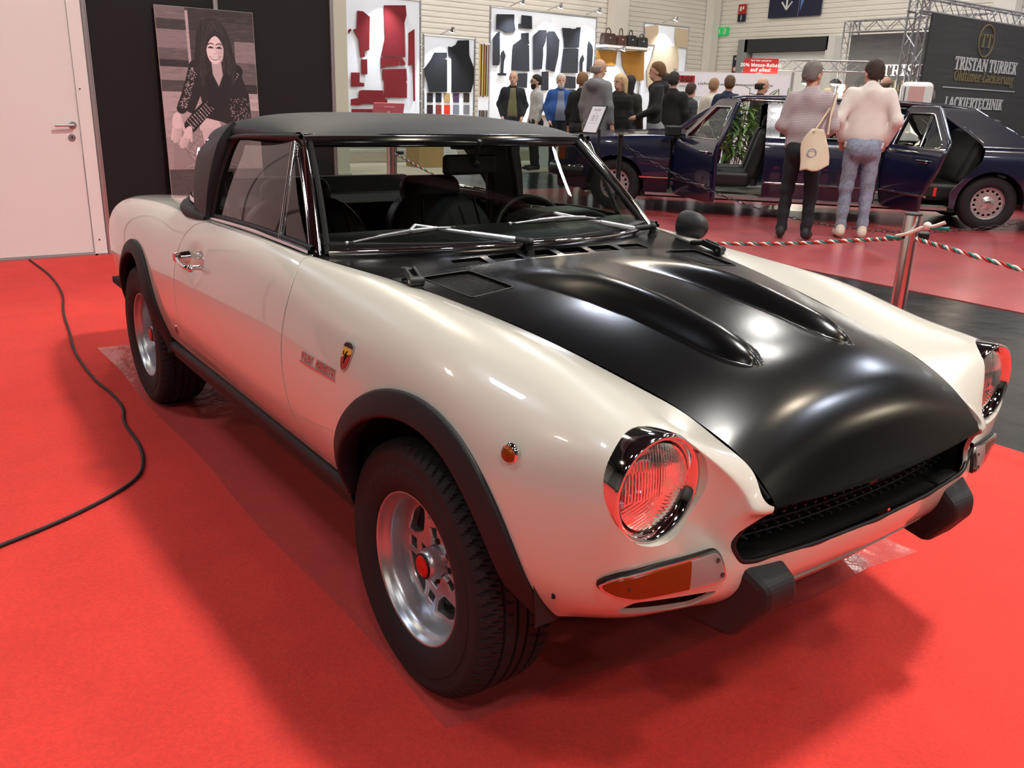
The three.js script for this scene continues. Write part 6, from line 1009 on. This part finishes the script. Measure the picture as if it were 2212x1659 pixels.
{ const t = wallSign('exit_sign', 'green emergency exit sign on the ribbed wall', -17.13, 3.42, .44, .22, std(0x12a04a, .5, 0, { emissive: 0x0fae4c, emissiveIntensity: .5 }));
  mesh('arrow', [box(.03, .12, .006, [-.1, .0, .024]), tf(new THREE.ConeGeometry(.05, .06, 3), [-.1, -.05, .024], [0, 0, Math.PI])], M.whiteP, t); mesh('door_mark', box(.09, .15, .006, [.09, 0, .024]), M.whiteP, t); mesh('figure_mark', [ball(.018, [.07, .05, .028], [1, 1, .3], 8), rod([.07, .03, .028], [.1, -.05, .028], .012, 5)], std(0x12a04a, .5), t);
  const f = wallSign('fire_sign', 'narrow red and navy extinguisher sign on the ribbed wall', -16.47, 3.9, .26, .44, std(0xb02418, .5)); mesh('lower_plate', box(.262, .2, .042, [0, -.14, 0]), M.navySign, f); mesh('arrow', [box(.02, .11, .006, [0, -.13, .024]), tf(new THREE.ConeGeometry(.04, .05, 3), [0, -.19, .024], [0, 0, Math.PI])], M.whiteP, f); mesh('pictogram', [box(.06, .12, .006, [-.04, .1, .024]), box(.05, .08, .006, [.05, .12, .024])], M.whiteP, f);
  const b = wallSign('hall_sign', 'large navy direction sign with a white arrow and pale blue map', -14.67, 4.45, 1.7, 1.5, M.navySign); mesh('arrow', [box(.05, .5, .006, [-.25, -.25, .024]), rod([-.25, -.56, .026], [-.42, -.36, .026], .025, 4), rod([-.25, -.56, .026], [-.08, -.36, .026], .025, 4), rod([-.62, -.1, .026], [-.52, -.02, .026], .02, 4)], M.whiteP, b); mesh('divider', box(.012, 1.5, .006, [.15, 0, .024]), std(0x8a90a0, .5), b); const mp = extr([[.2, -.6], [.3, -.35], [.45, -.3], [.5, .0], [.75, .1], [.8, .7], [.2, .7]], .006); mp.translate(0, 0, .021); mesh('map_area', mp, std(0x5a86c8, .5), b);
  const s = wallSign('info_sign', 'small navy wall sign with two round red and white symbols', -16.4, 2.5, .42, .5, M.navySign); for (const x of [-.1, .1]) { mesh('symbol_disc', tf(new THREE.CylinderGeometry(.075, .075, .01, 20), [x, -.13, .024], [Math.PI / 2, 0, 0]), M.whiteP, s); mesh('symbol_ring', tf(new THREE.TorusGeometry(.07, .014, 6, 20), [x, -.13, .03]), std(0xb02418, .5), s); } lettering('HALLE', .07, M.whiteP, s, [0, .16, .022], 0, font, .006); }
// truss builder
function truss(a, b, w, parent, name = 'truss_beam') {
  const A = V3(...a), B = V3(...b), d = B.clone().sub(A), L = d.length(), gs = [], up = Math.abs(d.y) > L * .7 ? V3(1, 0, 0) : V3(0, 1, 0), s1 = new THREE.Vector3().crossVectors(d, up).normalize(), s2 = new THREE.Vector3().crossVectors(d, s1).normalize(), n = Math.max(2, Math.round(L / w / 1.1));
  const q = (k, i, j) => A.clone().addScaledVector(d, k).addScaledVector(s1, i * w / 2).addScaledVector(s2, j * w / 2).toArray();
  const C = [[-1, -1], [1, -1], [1, 1], [-1, 1]];
  for (const [i, j] of C) gs.push(rod(q(0, i, j), q(1, i, j), w * .075, 6));
  for (let k = 0; k < n; k++) for (let f = 0; f < 4; f++) { const c = C[f], e = C[(f + 1) % 4]; gs.push(rod(q(k / n, ...(k % 2 ? c : e)), q((k + 1) / n, ...(k % 2 ? e : c)), w * .04, 4)); }
  return mesh(name, gs, M.truss, parent);
}
const bannerTex = (w, h) => canvasTex(w, h, (c) => { c.fillStyle = '#343436'; c.fillRect(0, 0, w, h); seed = 91; for (let i = 0; i < 900; i++) { c.fillStyle = `rgba(${rnd() > .5 ? '80,80,84' : '28,28,30'},.10)`; c.fillRect(rnd() * w, rnd() * h, rr(6, 120), rr(1, 5)); } });
M.banner = std(0xffffff, .8, 0, { map: bannerTex(512, 256) });
{ // right banner, facing +x, on a truss frame
  const t = thing('banner', 'large dark grey banner with gold round monogram and paint shop lettering', 'banner', [-6.0, .0065, -14.0]);
  mesh('banner_cloth', box(.03, 1.95, 5.2, [0, 1.72, 0]), M.banner, t);
  truss([-.15, 2.82, -2.9], [-.15, 2.82, 2.85], .2, t); truss([-.15, .006, 2.72], [-.15, 3.1, 2.72], .2, t, 'truss_post'); truss([-.15, .006, -2.8], [-.15, 3.0, -2.8], .2, t, 'truss_post');
  const R = Math.PI / 2; const w = std(0xb9b9bc, .6);
  mesh('monogram_ring', tf(new THREE.TorusGeometry(.235, .014, 8, 40), [.022, 2.42, .95], [0, R, 0], [1, 1, .82]), M.gold, t); lettering('TT', .2, M.gold, t, [.018, 2.42, .95], R, fontS, .012, 'monogram');
  lettering('TRISTAN TURREK', .19, w, t, [.018, 2.06, .78], R, fontS, .012, 'lettering', .84); lettering('Oldtimer-Lackierung', .15, M.gold, t, [.018, 1.86, .78], R, fontS, .012, 'script_lettering', .86); mesh('rule_line', box(.01, .014, 2.3, [.02, 1.70, .85]), w, t);
  lettering('LACKIERTECHNIK', .17, w, t, [.018, 1.48, .95], R, fontS, .012, 'lettering', .84); lettering('T T', .1, w, t, [.018, 1.24, 1.2], R, fontS, .012, 'monogram'); lettering('TURREK', .075, w, t, [.018, 1.24, .6], R, font, .012, 'lettering');
}
{ // left banner, facing +z
  const t = thing('banner', 'dark grey banner half hidden behind the men, lettered in white and gold', 'banner', [-8.2, .0065, -14.2]);
  mesh('banner_cloth', box(1.95, 2.35, .03, [0, 1.52, 0]), M.banner, t);
  truss([-1.15, 2.86, -.15], [1.6, 2.86, -.15], .2, t); truss([-1.1, .006, -.15], [-1.1, 2.95, -.15], .2, t, 'truss_post');
  const w = std(0xb9b9bc, .6); lettering('TRISTAN', .2, w, t, [.42, 2.05, .018], 0, fontS); lettering('Oldtimer', .17, M.gold, t, [.42, 1.78, .018], 0, fontS, .012, 'script_lettering'); mesh('rule_line', box(1.6, .014, .01, [.1, 1.55, .02]), w, t); lettering('LACKI', .18, w, t, [.45, 1.30, .018], 0, fontS);
}
{ // discount sign on the truss frame beside the gate
  const t = thing('lighting_rig', 'low aluminium truss rig with lamps behind the potted bamboo', 'truss', [-9.1, .07, -12.55], .72);
  truss([-.9, 2.0, 0], [1.35, 2.0, 0], .18, t); truss([-.9, .006, 0], [-.9, 1.9, 0], .18, t, 'truss_post'); truss([1.35, .006, 0], [1.35, 1.9, 0], .18, t, 'truss_post');
  const s = thing('discount_sign', 'red sign lettered in white above the visitors near the gate', 'sign', [-9.45, 2.02, -11.95], .72);
  s.scale.setScalar(.66); mesh('plate', box(.92, .44, .02, [0, 0, 0]), std(0xa8201c, .5), s); mesh('hanger', [rod([-.3, .2, -.02], [-.3, .2, -.5], .008, 5), rod([.3, .2, -.02], [.3, .2, -.5], .008, 5), rod([-.3, -.1, -.02], [-.3, -.02, -.55], .008, 5)], M.truss, s);
  lettering('Nur hier und jetzt:', .045, M.whiteP, s, [0, .16, .011], 0, font, .004); lettering('20% Messe-Rabatt', .09, M.whiteP, s, [0, .05, .011], 0, font, .004); lettering('auf alles!', .09, M.whiteP, s, [0, -.075, .011], 0, font, .004); lettering('Außer...', .04, M.whiteP, s, [0, -.17, .011], 0, font, .004);
  for (let i = 0; i < 3; i++) { const k = -.3 + i * .5, x = -9.1 + k * Math.cos(.72), z = -12.55 - k * Math.sin(.72); const l = thing('truss_lamp', ['leftmost', 'middle', 'rightmost'][i] + ' round lamp under the low truss frame', 'lamp', [x, 1.80, z], .72, 'lamps of the low truss'); mesh('lamp_shade', lathe([[.03, .06], [.09, .02], [.11, -.03]], 20), M.limoTrim, l); mesh('lamp_face', ball(.085, [0, -.02, 0], [1, .5, 1], 14), std(0x000000, 1, 0, { emissive: 0xfff2dc, emissiveIntensity: 4 }), l); const L = new THREE.PointLight(0xfff2dc, 6); L.position.y = -.09; L.castShadow = true; l.add(L); }
}
{ // notice board
  const t = thing('notice_board', 'white notice board headed by a red logo box and columns of small print', 'notice board', [-9.6, .0065, -11.4], toCam(-9.6, -11.4) + .12);
  const tex = canvasTex(512, 512, (c, w, h) => { c.fillStyle = '#eceef2'; c.fillRect(0, 0, w, h); c.fillStyle = '#3a3d44'; c.font = 'bold 19px sans-serif'; c.fillText('Lieferprogramm Innenausstattungen', 98, 62); c.fillStyle = '#8a8e98'; for (let k = 0; k < 4; k++) for (let i = 0; i < 36; i++) c.fillRect(24 + k * 122, 118 + i * 10.6, 60 + ((i * 37 + k * 53) % 44), 3.4); });
  mesh('board_back', box(2.06, 1.66, .05, [0, 1.06, -.03]), M.panelWhite, t); const p = new THREE.PlaneGeometry(2.0, 1.6); p.translate(0, 1.06, -.002); mesh('board_print', p, std(0xffffff, .5, 0, { map: tex }), t);
  for (const s of [-1, 1]) mesh('board_post', box(.05, 1.93, .06, [s * 1.05, .965, -.03]), M.post, t);
  mesh('logo_box', box(.28, .12, .01, [-.82, 1.76, .004]), std(0xb01c1c, .5), t); lettering('DGS', .085, std(0x1a1414, .5), t, [-.82, 1.76, .009], 0, font, .006); mesh('logo_band', box(.28, .05, .01, [-.82, 1.665, .004]), std(0xd8d4d4, .5), t);
  mesh('blue_base', box(2.0, .22, .06, [0, .13, .01]), std(0x1f3f86, .5), t);
}
{ // potted bamboo plants behind the limousine
  const leafG = (() => { const g = surf((u, v) => { const w = .022 * Math.sin(Math.PI * Math.min(1, u * 1.02)) ; return [(v - .5) * 2 * w, -.35 * u * u * .28 + .02 * Math.abs(v - .5), u * .28]; }, 6, 2); return g; })();
  const lm = [0x4f7a2c, 0x6a9438, 0x3e6426].map(c => phy(c, .7, { transmission: .25, thickness: 0 }));
  const plant = (x, z, h, n, sd, label) => { const t = thing('potted_bamboo', label, 'plant', [x, .006, z], 0, 'potted bamboo plants'); seed = sd;
    mesh('pot', lathe([[.0001, .0], [.14, 0], [.18, .3], [.185, .32], [.16, .32], [.15, .29], [.0001, .29]], 24), std(0x2a2a2c, .6), t);
    const stems = []; for (let i = 0; i < 7; i++) { const a = rnd() * 6.28, r = rr(.02, .1), lx = r * Math.cos(a), lz = r * Math.sin(a), bx = lx * rr(1.5, 4), bz = lz * rr(1.5, 4), hh = h * rr(.7, 1); stems.push([lx, lz, bx, bz, hh]); mesh('stem', rod([lx, .28, lz], [bx, hh, bz], .010, 6, .006), std(0x7a8a4a, .6), t); }
    for (let i = 0; i < n; i++) { const s = stems[i % 7], k = rr(.3, 1), g = leafG.clone(); g.rotateX(rr(-.7, .5)); g.rotateY(rnd() * 6.28); const sc = rr(.7, 1.3); g.scale(sc, sc, sc); g.translate(lerp(s[0], s[2], k), lerp(.28, s[4], k), lerp(s[1], s[3], k)); mesh('leaf', g, lm[i % 3], t); } };
  plant(-7.5, -9.05, 1.75, 150, 31, 'tall potted bamboo seen through the limousine front doorway'); plant(-7.0, -9.55, 1.72, 150, 47, 'bushier potted bamboo behind the limousine roof');
}
{ // white rounded kiosk
  const t = thing('kiosk', 'white rounded information kiosk behind the limousine', 'kiosk', [-5.55, .006, -10.55], toCam(-5.55, -10.55));
  mesh('kiosk_body', tf(new RoundedBoxGeometry(.42, 1.72, .16, 4, .075), [0, .86, 0]), std(0xe6e4e2, .25), t); mesh('kiosk_screen', box(.2, .42, .02, [0, 1.45, .075], [0, 0, 0], .006), std(0xd8a8a6, .3), t); mesh('kiosk_stripe', box(.012, .9, .02, [-.15, 1.2, .075]), M.limoTrim, t);
}
{ // second light car behind the tail of the limousine
  const t = thing('parked_car', 'pale grey car partly showing behind the limousine tail', 'car', [-3.45, .0065, -13.45], .56);
  const prof = roundPoly([[-2.1, .25], [-2.1, .75], [-1.6, .85], [-.9, .92], [-.3, 1.36], [.7, 1.40], [1.3, .98], [2.0, .88], [2.15, .6], [2.15, .25]], .12), g = extr(prof, 1.5, .08); g.translate(0, 0, -.75); mesh('car_body', g, phy(0xd6d8d8, .3, { clearcoat: 1 }), t);
  for (const s of [-1, 1]) { const w = extr(roundPoly([[-.72, .95], [-.25, 1.28], [.62, 1.31], [1.08, .98]], .05), .01); w.translate(0, 0, s * .835); mesh('side_glass', w, phy(0x10181a, .05), t); }
  mesh('windscreen', box(.02, .50, 1.2, [-.66, 1.16, 0], [0, 0, -.93]), phy(0x2a3a3a, .05), t); mesh('rear_glass', box(.02, .5, 1.2, [1.07, 1.20, 0], [0, 0, 1.05]), phy(0x2a3a3a, .05), t);
  for (const x of [-1.35, 1.35]) for (const s of [-1, 1]) mesh('wheel', cyl(.31, .31, .2, [x, .31, s * .76], [Math.PI / 2, 0, 0], 24), M.tyre, t);
}
{ // information sheet on a stand and chain barrier in front of the limousine
  const t = thing('info_stand', 'white information sheet in a black tilted frame on a thin black stand', 'info stand', [-5.85, .006, -4.93], toCam(-5.85, -4.93) - .8);
  mesh('stand_pole', cyl(.014, .014, 1.02, [0, .51, 0], [0, 0, 0], 10), M.limoTrim, t); mesh('stand_foot', lathe([[.0001, .02], [.05, .018], [.14, .008], [.145, 0], [.0001, 0]], 30), M.limoTrim, t);
  const tex = canvasTex(256, 362, (c, w, h) => { c.fillStyle = '#e9e9f2'; c.fillRect(0, 0, w, h); c.fillStyle = '#70747e'; for (let i = 0; i < 3; i++) c.fillRect(50 + i * 8, 34 + i * 12, 150 - i * 16, 5); c.fillRect(108, 92, 40, 6); for (let i = 0; i < 9; i++) c.fillRect(60 + (i % 3) * 6, 120 + i * 10, 60, 4), c.fillRect(150, 120 + i * 10, 34, 4); c.fillRect(40, 232, 176, 4); });
  mesh('sheet_frame', box(.235, .325, .014, [-.03, 1.12, .05], [-.45, 0, 0], .003), M.limoTrim, t); const p = new THREE.PlaneGeometry(.205, .295); p.rotateX(-.45); p.translate(-.03, 1.12 + .0078 * .43, .05 + .0078); mesh('info_sheet', p, std(0xffffff, .5, 0, { map: tex }), t);
  const post = (x, z, l) => { const q = thing('chain_post', l, 'barrier post', [x, .006, z], 0, 'black chain posts'); mesh('tube', cyl(.028, .028, .92, [0, .46, 0], [0, 0, 0], 16), M.limoTrim, q); mesh('knob', [ball(.03, [0, .955, 0]), cyl(.036, .036, .02, [0, .92, 0])], M.limoTrim, q); mesh('foot', lathe([[.0001, .03], [.06, .025], [.16, .01], [.165, 0], [.0001, 0]], 30), M.limoTrim, q); };
  post(-5.90, -5.30, 'black chain post before the limousine front wheel'); post(-1.57, -9.1, 'black chain post beyond the limousine tail');
  const c = thing('barrier_chain', 'thin dark chain sagging from the black post along the limousine', 'chain'); const A = V3(-5.87, .86, -5.33), B = V3(-1.60, .86, -9.07), L = A.distanceTo(B), n = 96, link = new THREE.TorusGeometry(.026, .0055, 5, 12); link.scale(1.15, .62, 1);
  const pos = k => A.clone().lerp(B, k).add(V3(0, -.80 * 4 * k * (1 - k) * .97, 0)), dir = B.clone().sub(A).normalize();
  const out = []; for (let i = 0; i < n; i++) { const k = (i + .5) / n, p = pos(k), d = pos(k + .004).sub(pos(k - .004)).normalize(), g = link.clone(); if (i % 2) g.rotateX(Math.PI / 2); g.applyQuaternion(new THREE.Quaternion().setFromUnitVectors(V3(1, 0, 0), d)); g.translate(p.x, p.y, p.z); out.push(g); }
  const lk = mesh('chain_links', out, std(0x3a3a3c, .4, .7), c); lk.userData.kind = 'stuff';
}
tag((() => { const g = lathe([[.0001, 0], [.036, 0], [.037, .01], [.037, .17], [.03, .21], [.014, .24], [.013, .29], [.0001, .29]], 20); const b = thing('wine_bottle', 'dark wine bottle with a pale yellow label in the rear doorway of the limousine', 'bottle', [-3.495 + .75 * -.746 - .25 * .666, .26, -8.965 + .75 * .666 - .25 * .746]); mesh('bottle_glass', g, phy(0x0c120c, .08), b); mesh('bottle_label', cyl(.0385, .0385, .09, [0, .085, 0], [0, 0, 0], 20), std(0xc9b65a, .6), b); return b; })(), 'dark wine bottle with a pale yellow label in the rear doorway of the limousine', 'bottle');
renderer.render(scene, camera);
